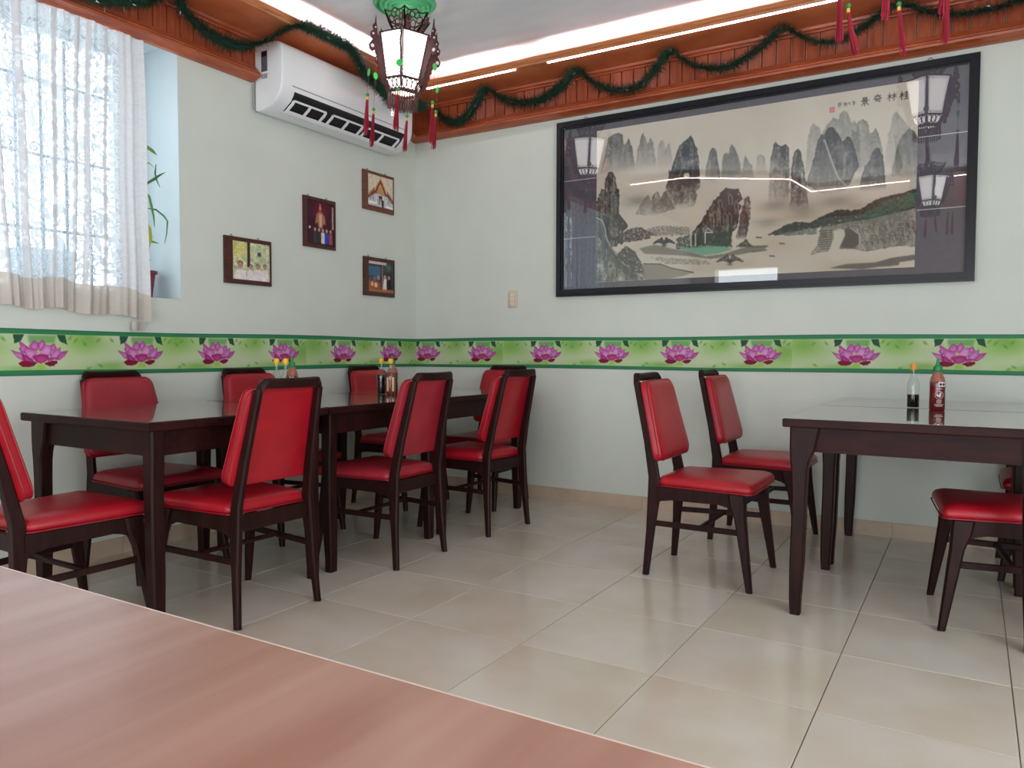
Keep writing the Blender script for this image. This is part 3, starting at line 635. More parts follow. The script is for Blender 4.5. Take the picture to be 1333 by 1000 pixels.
garland('dark green tinsel garland swagged along the cornice above the painting',
        sw(BK, [(0.30, 0.16, 2.70), (0.36, 0.12, 2.625), (0.48, 0.10, 2.605), (0.62, 0.14, 2.675), (0.745, 0.20, zc), (0.84, 0.15, 2.69), (0.97, 0.12, 2.645), (1.12, 0.11, 2.645), (1.29, 0.15, 2.69), (1.425, 0.20, zc), (1.53, 0.15, 2.66), (1.66, 0.12, 2.612), (1.80, 0.11, 2.615), (1.93, 0.15, 2.69), (2.03, 0.20, zc), (2.11, 0.16, 2.69), (2.23, 0.12, 2.64), (2.37, 0.12, 2.63), (2.55, 0.16, 2.695), (2.665, 0.20, zc), (2.75, 0.16, 2.70), (2.86, 0.12, 2.66), (2.97, 0.12, 2.665), (3.10, 0.16, 2.71), (3.22, 0.20, zc), (3.36, 0.15, 2.70), (3.5, 0.12, 2.672), (3.66, 0.12, 2.67), (3.85, 0.15, 2.69), (4.05, 0.20, zc), (4.4, 0.12, 2.65), (4.75, 0.2, zc)]),
        5, lambda p: Vector((p.x, min(p.y, -0.052), min(p.z, ZS-0.003) if p.y > -DS-0.01 else p.z)))
def gl(x, y, X): p = onx(x, y, X); return tuple(p)
garland('dark green tinsel garland swagged along the cornice above the window and air conditioner',
        [(0.2, -3.35, zc), (0.13, -3.15, 2.66), gl(20, -55, 0.13), gl(75, -22, 0.14), gl(130, -3, 0.13), gl(190, 0, 0.13), gl(226, -12, 0.17), gl(238, 10, 0.14), gl(262, 36, 0.13), gl(292, 55, 0.13), gl(322, 60, 0.15), gl(348, 52, 0.22), gl(372, 38, 0.30), (0.372, gl(396, 41, 0.37)[1], 2.80), (0.374, gl(430, 60, 0.37)[1], 2.802), (0.372, gl(458, 78, 0.37)[1], 2.795), gl(474, 94, 0.34), gl(496, 116, 0.32), gl(516, 135, 0.31), (0.30, -0.29, 2.69)],
        9, lambda p: Vector((max(p.x, 0.052), p.y, min(p.z, ZS-0.003) if p.x < DS+0.01 else p.z)))

# ------------------------------------------------------------------ big framed landscape painting
px0, px1, pz0, pz1 = 1.198, 3.583, 1.361, 2.50
pa = thing('framed_painting', 'wide black-framed ink painting of misty karst peaks and river behind glass', 'painting', (0, 0, 0))
fw_ = 0.047
def framebar(pts):     # mitred bar
    MB().rings([[(x, -d, z) for x, z in q] for q, d in ((pts, 0.004), (pts, 0.034))]).build('frame_bar', M['frame_black'], pa)
    (a, b, c, d_) = pts
    mid = [tuple(np.array(a)*0.62+np.array(d_)*0.38), tuple(np.array(b)*0.62+np.array(c)*0.38), tuple(np.array(b)*0.25+np.array(c)*0.75), tuple(np.array(a)*0.25+np.array(d_)*0.75)]
    MB().rings([[(x, -d, z) for x, z in q] for q, d in ((mid, 0.033), (mid, 0.041))]).build('frame_ridge', M['frame_black'], pa)
o_ = [(px0, pz0), (px1, pz0), (px1, pz1), (px0, pz1)]; i_ = [(px0+fw_, pz0+fw_), (px1-fw_, pz0+fw_), (px1-fw_, pz1-fw_), (px0+fw_, pz1-fw_)]
for k in range(4): framebar([o_[k], o_[(k+1) % 4], i_[(k+1) % 4], i_[k]])
MB().box(px0+0.02, px1-0.02, -0.012, -0.004, pz0+0.02, pz1-0.02).build('mount', M['mount_grey'], pa)
QX0, QX1, QZ0, QZ1 = 1.480, 3.311, 1.447, 2.414
for xa, xb in ((px0+fw_, QX0-0.004), (QX1+0.004, px1-fw_)):
    for zl in (1.742, 2.118): MB().box(xa, xb, -0.0135, -0.0115, zl-0.002, zl+0.002).build('mount_line', M['thin_line'], pa)
MB().box(px0+fw_-0.01, px1-fw_+0.01, -0.0245, -0.0225, pz0+fw_-0.01, pz1-fw_+0.01).build('glass', M['picture_glass'], pa)
for x in (1.40, 3.36): MB().tube([(x+0.012*math.cos(t), -0.012, pz1+0.004+0.014*math.sin(t)) for t in np.linspace(0, PI, 7)], 0.002, 5).build('hanger', M['steel'], pa)

PW, PH = 620, 328
cv = Canvas(PH, PW, (208, 198, 181))
def cpt(x, y):          # photo pixel -> point on the wall -> canvas pixel
    p = ony(x, y, -0.013); return ((p[0]-QX0)/(QX1-QX0)*(PW-1), (QZ1-p[2])/(QZ1-QZ0)*(PH-1))
def Z3(P): return [cpt(780+0.135*x, 100+0.135*y) for x, y in P]
def Z4(P): return [cpt(940+0.195*x, 100+0.195*y) for x, y in P]
def Z5(P): return [cpt(770+0.1725*x, 220+0.1725*y) for x, y in P]
def Z6(P): return [cpt(980+0.1725*x, 220+0.1725*y) for x, y in P]
NZ = vnoise(PH, PW, 40, 3, 4); NF = vnoise(PH, PW, 150, 4, 3); NB = vnoise(PH, PW, 6, 5, 4); NZ2 = vnoise(PH, PW, 8, 77, 3)
cv.im += (NB[..., None]-0.5)*np.array([26, 24, 22])
def rough(P, amp, seed):
    r_ = np.random.default_rng(seed); P = np.asarray(P, float); out = []
    for a, b in zip(P, np.roll(P, -1, 0)):
        n = max(1, int(np.hypot(*(b-a))/4))
        for k in range(n): out.append(a+(b-a)*k/n+(r_.normal(0, amp, 2) if k else 0))
    return out
seedc = [0]
def peak(P, col, a0, a1, tex=0.35, amp=0.7, soft=1, edge=0.0, foot=0.16):
    seedc[0] += 1; Q = rough(P, amp, seedc[0]); mk = cv.mask(Q); ys = np.where(mk.any(1))[0]
    if len(ys) == 0: return
    t = np.clip((cv.yy-ys[0])/max(1, ys[-1]-ys[0]), 0, 1); al = (a0*(1-t**1.5)+a1*t**1.5)*np.clip((1.0-t)/foot, 0, 1)
    streak = blur(np.repeat(vnoise(PH//8, PW, 150, 50+seedc[0], 2), 8, 0), 1); big = vnoise(PH, PW, 26, 90+seedc[0], 3)
    tex = min(1.0, tex*1.35); tx = 1-tex+tex*2*(0.34*NF+0.36*streak+0.30*big); tx = 1+(tx-1)*1.9
    xs = np.where(mk.any(0))[0]; side = (cv.xx-xs[0])/max(1, xs[-1]-xs[0]); al = al*(0.86+0.26*np.clip(side, 0, 1))
    ed = np.clip(mk-blur(mk, 2), 0, 1)*2*edge
    cv.put(np.clip(blur(mk, soft)*al*tx+ed*al*mk+np.clip(mk-blur(mk, 3), 0, 1)*al*0.35, 0, 1), col)
DK = (58, 60, 62)
def mist(x, y, rx, ry, al): cx, cy = cpt(x, y); cv.blob(cx, cy, rx, ry, (208, 198, 181), al)
# far pale ranges
peak(Z4([(1080,600),(1110,400),(1140,260),(1165,235),(1195,270),(1240,330),(1305,420),(1305,640)]), (120,122,116), 0.50, 0.05)
peak(Z4([(555,640),(570,430),(590,340),(610,305),(630,330),(650,335),(665,390),(700,320),(740,270),(775,290),(785,250),(815,225),(845,250),(860,310),(885,290),(910,330),(930,640)]), (110,113,110), 0.55, 0.15)
peak(Z4([(225,660),(235,530),(260,515),(285,540),(298,660)]), (120,120,114), 0.4, 0.1)
peak(Z3([(555,900),(570,680),(590,620),(605,608),(625,640),(640,720),(660,650),(680,640),(700,760),(708,900)]), (112,114,110), 0.45, 0.03)
peak(Z3([(1175,1000),(1190,780),(1220,735),(1250,740),(1260,680),(1275,650),(1310,690),(1345,770),(1400,1000)]), (98,100,98), 0.62, 0.1)
peak(Z4([(-5,680),(10,520),(30,505),(48,540),(52,480),(65,450),(90,490),(112,570),(130,680)]), (96,99,97), 0.6, 0.2)
peak(Z4([(130,690),(145,560),(158,525),(175,560),(200,590),(216,690)]), (92,95,93), 0.62, 0.15)
peak(Z3([(345,900),(375,680),(395,640),(405,570),(428,535),(445,580),(470,650),(485,600),(500,592),(520,630),(540,780),(550,900)]), (92,95,95), 0.7, 0.05)
peak(Z3([(10,950),(60,740),(85,600),(130,560),(190,540),(228,560),(240,660),(262,640),(285,590),(300,640),(320,690),(340,830),(350,920)]), (74,78,80), 0.82, 0.1)
peak(Z4([(860,640),(868,350),(900,380),(908,300),(940,282),(970,300),(985,380),(1010,370),(1025,342),(1045,380),(1070,480),(1080,640)]), (92,94,92), 0.62, 0.12, edge=0.2)
peak(Z4([(1125,660),(1160,500),(1200,400),(1250,345),(1285,370),(1312,420),(1312,670)]), (84,86,84), 0.72, 0.3, edge=0.25)
peak(Z3([(1015,1000),(1040,840),(1070,720),(1095,685),(1125,700),(1140,800),(1175,1000)]), (74,77,78), 0.8, 0.35, edge=0.3)
mist(860, 225, 60, 14, 0.55); mist(1010, 225, 60, 12, 0.4)
# mid dark peaks
peak(Z4([(305,860),(325,560),(345,450),(358,432),(380,460),(400,465),(425,450),(445,475),(448,520),(446,860)]), DK, 0.72, 0.12, 0.6, edge=0.4)
peak(Z4([(450,900),(470,540),(490,495),(507,480),(525,500),(545,600),(580,900)]), (48,50,52), 0.86, 0.35, 0.6, edge=0.4)
peak(Z4([(560,720),(620,520),(640,420),(660,385),(685,385),(705,345),(740,338),(775,380),(800,440),(830,400),(860,410),(885,480),(915,600),(880,650),(820,760),(700,800)]), (52,55,58), 0.88, 0.25, 0.45, edge=0.4)
peak(Z4([(590,720),(640,560),(685,425),(720,540),(770,690),(800,760)]), (120,116,106), 0.35, 0.4, 0.8)
cv.line(Z4([(685,425),(700,470),(720,530),(745,600),(780,680),(830,730)]), 1.4, (196,190,176), 0.75)
peak(Z4([(915,760),(950,600),(980,570),(1000,510),(1030,475),(1055,480),(1075,540),(1095,760)]), (60,63,65), 0.88, 0.3, 0.4, edge=0.4)
peak(Z3([(640,1080),(700,880),(740,760),(775,660),(840,610),(885,565),(905,600),(920,650),(950,740),(965,820),(975,1080)]), (48,52,56), 0.86, 0.75, 0.55, amp=1.0, edge=0.5)
peak(Z5([(585,10),(575,100),(555,170),(500,250),(450,300),(700,310),(780,270),(812,100),(800,0)]), (60,62,62), 0.72, 0.3, 0.8, amp=1.2)
cx, cy = cpt(780+0.135*842, 100+0.135*955); cv.disc(cx, cy, 6.0, 6.6, (204,197,184)); cv.line([(cx-7, cy-3), (cx-4, cy-7), (cx+3, cy-7)], 0.8, (40,42,44), 0.8)
for a, b in (((700,960),(760,800)), ((760,980),(850,780)), ((870,760),(890,640)), ((900,940),(930,800))): cv.line(Z3([a, b]), 1.0, (140,140,134), 0.5)
peak(Z5([(330,340),(390,240),(430,195),(450,250),(470,190),(500,170),(520,230),(560,170),(630,300),(460,360)]), (104,102,96), 0.7, 0.35, 0.6, edge=0.6)
mist(900, 285, 70, 10, 0.7); mist(1000, 300, 55, 22, 0.5)
for x, y in ((830, 262), (1010, 268), (1090, 262)):
    cx, cy = cpt(x, y); cv.blob(cx, cy, 34, 12, (92,90,84), 0.45)
# left cliffs
peak(Z5([(30,360),(45,220),(80,150),(100,160),(105,80),(130,25),(155,20),(180,60),(190,130),(212,200),(205,330),(240,380),(275,430),(220,500),(240,560),(130,600),(30,480)]), (50,54,52), 0.88, 0.8, 0.6, amp=1.2, edge=0.4, foot=0.001)
peak(Z5([(25,360),(80,385),(105,450),(130,560),(190,660),(240,720),(340,780),(400,830),(450,862),(25,868)]), (92,98,88), 0.9, 0.85, 0.7, edge=0.2, foot=0.001)
cv.line(Z5([(30,365),(80,388),(105,455),(110,510),(132,570),(190,655),(240,715),(340,775),(410,830)]), 1.3, (186,184,168), 0.8)
for k in range(16):
    t = k/16; cv.line(Z5([(50+300*t, 480+360*t*0.9), (80+300*t, 560+330*t), (90+300*t, 640+260*t)]), 0.8, (48,54,48), 0.7)
for k in range(9): cv.line(Z5([(90+13*k, 170+20*(k % 3)), (95+12*k, 300+16*(k % 4))]), 0.9, (120,120,112), 0.5)
# warm washes over the water
for x, y, rx, ry, al in ((1010, 318, 60, 20, 0.45), (960, 345, 70, 14, 0.4), (1120, 345, 90, 14, 0.45), (850, 325, 50, 10, 0.35), (1040, 285, 60, 16, 0.4)):
    cx, cy = cpt(x, y); cv.put(al*np.exp(-(((cv.xx-cx)/rx)**2+((cv.yy-cy)/ry)**2))*(0.6+0.8*NZ2), (184, 164, 134))
for x, y, rx, ry, al in ((1000, 290, 26, 10, 0.5), (1045, 275, 30, 14, 0.5), (950, 262, 34, 9, 0.4), (1120, 268, 40, 8, 0.4), (880, 300, 30, 6, 0.4)):
    cx, cy = cpt(x, y); cv.put(al*np.exp(-(((cv.xx-cx)/rx)**2+((cv.yy-cy)/ry)**2))*NZ2*1.4, (112, 108, 98))
# trees and shore
def foliage(P, col, n, r0, r1, al=0.8, seed=0):
    r_ = np.random.default_rng(seed); Q = np.asarray(P); mk = cv.mask(P); yy_, xx_ = np.where(mk > 0)
    if len(yy_) == 0: return
    for k in r_.integers(0, len(yy_), int(n*5)):
        c = np.clip(np.array(col)+r_.normal(0, 8)*np.array([1, 1.1, 1]), 0, 255); cv_small(xx_[k], yy_[k], r_.uniform(r0, r1), c, al)
def cv_small(x, y, r, col, al):
    x0, x1 = int(max(0, x-3*r)), int(min(PW, x+3*r+1)); y0, y1 = int(max(0, y-3*r)), int(min(PH, y+3*r+1))
    d = ((cv.xx[y0:y1, x0:x1]-x)**2+((cv.yy[y0:y1, x0:x1]-y)*1.25)**2)/(r*r); a = (np.clip(1.3-d*1.2, 0, 1)*al*0.6)[..., None]
    cv.im[y0:y1, x0:x1] = cv.im[y0:y1, x0:x1]*(1-a)+np.asarray(col)*a
foliage(Z5([(400,470),(450,440),(520,430),(740,440),(740,500),(480,505)]), (120,112,98), 110, 1.6, 3.0, 0.5, 1)
foliage(Z5([(150,520),(240,480),(290,450),(370,440),(420,470),(480,495),(440,525),(300,550),(180,550)]), (62,52,48), 150, 1.4, 2.8, 0.75, 2)
foliage(Z5([(180,660),(260,580),(330,630),(380,720),(405,800),(330,780),(240,700)]), (62,68,64), 200, 1.4, 2.8, 0.75, 3)
cv.poly(Z5([(360,600),(480,572),(600,600),(760,630),(860,660),(1000,640),(1200,578),(1333,580),(1300,612),(1100,650),(900,680),(700,655),(400,640)]), (96,92,82), 0.7, 1)
peak(Z5([(740,570),(760,480),(830,400),(890,290),(950,210),(1010,145),(1060,150),(1110,150),(1130,210),(1125,300),(1100,420),(1060,490),(1050,580)]), (54,54,52), 0.9, 0.85, 0.7, amp=1.4, edge=0.5, foot=0.001)
for x, y, h in ((905,350,90), (950,310,120), (1000,330,130), (1040,190,80), (965,230,60), (1035,330,90), (1085,240,100)):
    cv.line(Z5([(x, y+h), (x-6, y+20), (x+8, y), (x+22, y+26), (x+22, y+h)]), 1.3, (140,134,122), 0.55)
peak(Z5([(1085,545),(1120,380),(1150,230),(1180,205),(1202,250),(1196,380),(1165,530)]), (74,66,60), 0.88, 0.7, 0.8, amp=1.0)
foliage(Z5([(640,605),(640,520),(750,500),(880,485),(1060,485),(1060,590),(900,585)]), (48,68,56), 240, 1.4, 2.6, 0.8, 4)
cv.poly(Z5([(640,612),(760,592),(900,580),(1020,588),(1065,608),(950,640),(840,652),(760,630)]), (104,164,132), 0.85, 1)
for x in (750, 785): cv.line(Z5([(x, 490), (x, 580)]), 1.4, (206,200,188), 0.9)
cv.line(Z5([(858, 560), (858, 480), (912, 478)]), 1.2, (214,208,196), 0.95); cv.line(Z5([(862,468),(880,448),(910,470)]), 1.4, (196,190,178), 0.8)
for bx, by, sc, al in ((548, 560, 1.0, 0.95), (1045, 700, 1.25, 0.6)):
    for a in (-2.9, -2.5, -2.0, -1.2, -0.7, -0.3): cv.line(Z5([(bx, by), (bx+45*sc*math.cos(a), by+42*sc*math.sin(a)), (bx+80*sc*math.cos(a), by+30*sc*math.sin(a)+8)]), 2.0, (40,38,40), al)
    cv.blob(*Z5([(bx, by+16)])[0], 5, 3.4, (40,38,40), al)
cv.poly(Z5([(390,718),(520,718),(600,748),(770,780),(700,806),(440,862),(380,812)]), (120,114,100), 0.7, 1)
cv.line(Z5([(390,716),(520,718),(600,748),(770,782)]), 1.2, (70,64,58), 0.8)
foliage(Z5([(430,660),(860,690),(900,720),(560,715)]), (130,124,110), 60, 2, 3.4, 0.35, 6)
foliage(Z5([(1090,590),(1165,530),(1220,585)]), (70,72,64), 40, 1.2, 2.2, 0.8, 7)
# right bank
peak(Z6([(430,660),(490,560),(515,440),(700,395),(900,365),(1100,318),(1235,280),(1235,590),(1100,580),(960,602),(860,622),(740,602),(640,605),(480,636)]), (112,108,98), 0.85, 0.6, 0.5, edge=0.3, foot=0.001)
for k in range(26):
    r_ = np.random.default_rng(k); x = r_.uniform(700, 1180); y = r_.uniform(400, 570)-(x-700)*0.08; s_ = r_.uniform(30, 60)
    cv.line(Z6([(x, y+s_*0.6), (x+s_*0.1, y), (x+s_, y-6), (x+s_*1.2, y+s_*0.5)]), 1.0, (66,64,60), 0.55); cv.line(Z6([(x+4, y+5), (x+s_*0.8, y+2)]), 1.0, (160,154,140), 0.6)
for k in range(9): cv.line(Z6([(500+8*(k % 3), 470+17*k), (600-6*(k % 2), 462+17*k)]), 1.0, (70,68,62), 0.7)
cv.poly(Z6([(690,452),(750,448),(800,495),(803,560),(765,602),(655,592),(672,550),(697,500)]), (74,72,68), 0.9, 1)
cv.poly(Z6([(610,470),(650,455),(690,458),(696,500),(672,556),(655,590),(662,680),(612,702),(568,640),(590,570),(612,520)]), (204,196,178), 0.95, 1)
cv.line(Z6([(740,448),(805,495),(806,560),(850,610)]), 1.2, (180,174,158), 0.8)
foliage(Z6([(120,497),(240,430),(330,400),(430,410),(500,370),(640,310),(800,310),(960,220),(1100,190),(1235,150),(1235,290),(1100,320),(900,370),(700,400),(500,440),(330,470),(200,497)]), (44,54,50), 620, 1.6, 3.2, 0.8, 8)
foliage(Z6([(800,360),(960,250),(1100,210),(1235,180),(1235,280),(1100,315),(900,365)]), (56,104,88), 120, 1.6, 3.0, 0.6, 9)
foliage(Z6([(300,470),(500,400),(700,350),(900,330),(960,240),(1235,170),(1235,280),(900,365),(500,435)]), (84,100,88), 60, 0.9, 1.6, 1.0, 12)
foliage(Z6([(200,490),(480,445),(480,490),(260,505)]), (96,112,98), 60, 1.6, 2.8, 0.5, 10)
cv.poly(Z6([(575,748),(720,715),(930,705),(1050,670),(1235,645),(1235,685),(1110,702),(1100,728),(960,737),(820,758)]), (80,76,70), 0.85, 1)
for x, y in ((40, 515), (140, 655), (215, 560)):
    for dx in (-14, 0, 14): cv.line(Z6([(x+dx, y), (x+dx+10, y+5)]), 1.2, (96,74,60), 0.8)
cv.line(Z6([(0,590),(110,582)]), 1.6, (90,84,76), 0.7); cv.line(Z6([(0,625),(100,612)]), 1.6, (90,84,76), 0.7)
# title in brush strokes (four characters read from the right) with a small signature and a red seal
def glyph(cx, cy, s_, strokes, r=0.72):
    for st in strokes: cv.line([(cx+(x-0.5)*s_, cy+(y-0.5)*s_) for x, y in st], r, (34,32,34), 0.85)
MU = [[(0.05,0.32),(0.45,0.30)], [(0.25,0.05),(0.25,0.98)], [(0.25,0.36),(0.04,0.68)], [(0.25,0.38),(0.45,0.60)]]
G = {'jing': [[(0.28,0.05),(0.72,0.05),(0.72,0.30),(0.28,0.30),(0.28,0.05)], [(0.28,0.17),(0.72,0.17)], [(0.5,0.32),(0.5,0.40)], [(0.05,0.42),(0.95,0.42)], [(0.28,0.52),(0.72,0.52),(0.72,0.68),(0.28,0.68),(0.28,0.52)], [(0.5,0.68),(0.5,1.0),(0.42,0.95)], [(0.28,0.78),(0.10,0.95)], [(0.72,0.78),(0.90,0.95)]],
     'qi': [[(0.15,0.18),(0.85,0.18)], [(0.5,0.0),(0.42,0.25),(0.18,0.42)], [(0.5,0.2),(0.85,0.42)], [(0.05,0.52),(0.95,0.52)], [(0.25,0.64),(0.58,0.64),(0.56,0.82),(0.27,0.82),(0.25,0.64)], [(0.76,0.54),(0.76,0.98),(0.64,0.92)]],
     'lin': MU+[[(x+0.50, y) for x, y in st] for st in MU],
     'gui': MU+[[(0.58,0.20),(0.92,0.20)], [(0.75,0.05),(0.75,0.45)], [(0.52,0.45),(0.98,0.45)], [(0.60,0.66),(0.92,0.66)], [(0.75,0.50),(0.75,0.92)], [(0.50,0.94),(1.0,0.92)]]}
for nm, x, y, s_ in (('jing', 1126, 132, 13), ('qi', 1142.5, 128, 12), ('lin', 1161, 126, 12.5), ('gui', 1177, 124, 13)):
    cx, cy = cpt(x, y); glyph(cx, cy, s_*1.15, G[nm])
for x, y, st in ((1093.5, 136.5, [[(0.3,0),(0.1,0.4)],[(0.2,0.3),(0.2,1)],[(0.5,0.1),(0.9,0.1)],[(0.5,0.1),(0.5,1.0)],[(0.5,0.5),(0.85,0.5)]]), (1100.5, 136, [[(0.4,0),(0.5,0.2)],[(0.1,0.3),(0.9,0.3)],[(0.5,0.3),(0.2,0.9)],[(0.5,0.55),(0.85,0.6),(0.7,0.95)]]), (1106, 135, [[(0.2,0.3),(0.7,0.3)],[(0.45,0.5),(0.6,0.8)]]), (1111.5, 134.5, [[(0.2,0.1),(0.8,0.3)],[(0.5,0),(0.5,1)],[(0.2,0.6),(0.8,0.6)]])):
    cx, cy = cpt(x, y); glyph(cx, cy, 8, st, 0.5)
cx, cy = cpt(1083.5, 143); cv.poly([(cx-4.6, cy-5), (cx+4.6, cy-5), (cx+4.6, cy+5), (cx-4.6, cy+5)], (200,110,100), 0.95)
for dx in (-2, 1.2): cv.line([(cx+dx, cy-3), (cx+dx+0.5, cy+3)], 0.4, (226,180,168), 0.8)
cv.line([(cx-3, cy), (cx+3, cy)], 0.4, (226,180,168), 0.8)
pm = raster_mesh('paper', cv.im, lambda u, v: (QX0+(QX1-QX0)*u, np.full_like(u, -0.0135), QZ1-(QZ1-QZ0)*v))
link('paper', pm, pa)

# ------------------------------------------------------------------ lotus border papered round the room
BZ0, BZ1 = 0.893, 1.083; PLEN = 1.9335; LW, LH = 640, 64
mpx = PLEN/(LW-1); zpx = (BZ1-BZ0)/(LH-1)
PET = [([(430,270),(510,175),(590,220),(570,350),(470,330)], (186,92,166)), ([(590,220),(660,165),(705,230),(650,310),(600,360)], (192,100,172)),
       ([(265,200),(300,210),(370,270),(450,320),(360,400),(290,380),(260,320),(290,290)], (184,84,160)), ([(800,260),(860,230),(900,310),(820,360),(790,330)], (186,92,168)),
       ([(130,350),(220,380),(310,400),(330,530),(240,480)], (184,96,168)), ([(880,520),(970,420),(980,380),(1100,360),(1040,450),(950,520)], (176,70,150)),
       ([(345,360),(380,310),(480,340),(580,380),(500,450),(490,520),(420,480),(370,430)], (196,112,178)), ([(610,370),(700,250),(800,265),(810,350),(780,440),(620,420)], (200,122,186)),
       ([(790,430),(850,360),(970,295),(960,400),(900,490),(800,500)], (190,104,180)), ([(310,400),(420,480),(540,570),(330,530)], (160,40,118)), ([(770,480),(900,490),(830,520),(740,540)], (170,60,134)),
       ([(480,460),(600,415),(750,440),(760,490),(700,550),(620,580),(540,550)], (168,44,116))]
PADS = [[(235,580),(300,535),(420,535),(570,570),(500,625),(400,650),(300,635)], [(670,585),(760,545),(900,530),(920,575),(850,625),(780,640)]]
def lotus_panel():
    global cvb
    c = Canvas(LH, LW, (190, 203, 166)); nb = vnoise(LH, LW, 10, 21, 3)
    c.im += (nb[..., None]-0.5)*np.array([30, 18, 40])
    for cx_, cy_, rx_, ry_, al in ((0.02,0.3,50,26,0.8), (0.27,0.25,36,22,0.8), (0.33,0.9,40,10,0.7), (0.52,0.25,46,24,0.85), (0.58,0.95,46,10,0.8), (0.78,0.25,34,20,0.8), (0.97,0.5,34,26,0.8), (0.85,0.95,60,9,0.6), (0.12,0.95,50,9,0.6)):
        c.blob(cx_*LW, cy_*LH, rx_, ry_, (124,176,66), al*0.75)
        c.blob(cx_*LW+10, cy_*LH-6, rx_*0.5, ry_*0.6, (92,152,54), al*0.55)
    def mp(P, u): return [((u+(x-615)*0.0002505)/mpx, (y-15)*0.000252/zpx) for x, y in P]
    for u in (0.335, 0.822, 1.272, 1.757):
        c.poly(mp([(400,80),(900,80),(860,230),(760,230),(560,200),(430,240)], u), (70,140,60), 0.6, 2)
        c.poly(mp([(165,70),(350,70),(290,190),(180,235)], u), (34,84,58)); c.poly(mp([(910,70),(1060,70),(1095,245),(960,190)], u), (34,84,58))
        for x, y, a in ((0,150,0.8), (1250,170,-0.8), (1420,230,0.9), (-260,160,-0.7), (1480,690,-0.5), (-220,640,0.5), (1150,120,-0.9)):
            dx, dy = math.cos(a)*70, math.sin(a)*70; c.poly(mp([(x-dx, y-dy), (x-dy*0.35, y+dx*0.35), (x+dx, y+dy), (x+dy*0.35, y-dx*0.35)], u), (92,146,62), 0.8, 1)
        c.poly(mp([(560,600),(690,600),(720,690),(540,690)], u), (150,190,70), 0.8, 1)
        for P in PADS: c.poly(mp(P, u), (122,18,48)); 
        for P, col in PET:
            Q = np.array(mp(P, u)); c.poly(Q, col); cen = Q.mean(0); c.poly(cen+(Q-cen)*0.55+[0, 1.2], np.clip(np.array(col)+[18, 36, 22], 0, 255), 0.7)
            c.line(np.vstack([Q, Q[:1]]), 0.45, (136,26,96), 0.75)
        c.poly(mp([(520,380),(600,360),(680,380),(600,410)], u), (216,170,150), 0.8, 1)
    return c.im
LP = lotus_panel()
def border(name, label, fn, panels):
    o = thing(name, label, 'wall border', (0, 0, 0), group='lotus wall borders')
    for a, b, u0, u1 in panels:                       # wall run a..b shows the print from u0 to u1
        i0, i1 = int(round(u0/PLEN*(LW-1))), int(round(u1/PLEN*(LW-1))); sub = LP[:, i0:i1+1]
        me = raster_mesh('border_panel', sub, lambda u, v: fn(a+(b-a)*u, 0.0022+0*u, BZ1-(BZ1-BZ0)*v)); link('border_panel', me, o)
        for z0_, z1_, mt in ((BZ1-0.012, BZ1+0.006, 'band_green'), (BZ0-0.004, BZ0+0.014, 'band_green')):
            n = 10; top, bot = [], []
            for k in range(n+1):
                t = a+(b-a)*k/n; jt = 0.004*math.sin(t*3.1+z0_*40)
                top.append((t, z1_+jt)); bot.append((t, z0_+jt*0.4))
            MB().rings([[fn(t, d, z) for t, z in top+bot[::-1]] for d in (0.001, 0.0034)]).build('green_edging', M[mt], o)
            MB().rings([[fn(t, d, z) for t, z in [(t, z+(0.0 if z0_ > 1 else -0.0)) for t, z in (top if z0_ > 1 else bot)]+[(t, z+(0.004 if z0_ > 1 else -0.004)) for t, z in (top if z0_ > 1 else bot)][::-1]] for d in (0.001, 0.003)]).build('edging_lip', M['band_green_dark'], o)
    return o
def fnB(t, d, z): return (t, -d, z) if not isinstance(t, np.ndarray) else (t, -d, z)
def fnL(t, d, z): return (d, t, z)
border('lotus_border', 'green wallpaper border of pink lotus flowers on the painting wall', fnB, [(0.004, 0.767, PLEN-0.763, PLEN), (0.768, 2.700, 0, PLEN), (2.701, 4.633, 0, PLEN)])
border('lotus_border', 'green wallpaper border of pink lotus flowers on the window wall', fnL, [(-1.114, -0.004, 0, 1.11), (-3.047, -1.115, 0, PLEN), (-4.98, -3.048, 0, PLEN)])

# ------------------------------------------------------------------ framed snapshots on the window wall
def snap(label, y0_, y1_, z0_, z1_, img, fm, il, ir, it, ib):
    o = thing('photo_frame', label, 'framed photo', (0, (y0_+y1_)/2, (z0_+z1_)/2), group='framed snapshots'); hw, hh = (y1_-y0_)/2, (z1_-z0_)/2
    # print lies in a routed wooden plaque: mitred border bars around it
    ou_ = [(-hw, -hh), (hw, -hh), (hw, hh), (-hw, hh)]; in_ = [(-hw+il, -hh+ib), (hw-ir, -hh+ib), (hw-ir, hh-it), (-hw+il, hh-it)]
    for k in range(4):
        q = [ou_[k], ou_[(k+1) % 4], in_[(k+1) % 4], in_[k]]
        MB().rings([[(x, y, z) for y, z in q] for x in (0.001, 0.014)]).build('frame_side', M[fm], o)
    img = np.stack([0.5*img[..., k]+0.5*blur(img[..., k], 1) for k in range(3)], -1)*(0.86+0.28*vnoise(img.shape[0], img.shape[1], 30, int(hw*1e4), 3))[..., None]
    link('photo_print', raster_mesh('photo_print', img, lambda u, v: (0.010+0*u, in_[0][0]+(in_[1][0]-in_[0][0])*u, in_[2][1]-(in_[2][1]-in_[0][1])*v)), o)
    for y in (-hw*0.68, hw*0.45): MB().tube([(0.006, y+0.006*math.cos(t), hh+0.002+0.010*math.sin(t)) for t in np.linspace(0, PI, 6)], 0.0018, 5).build('eyelet', M['steel'], o)
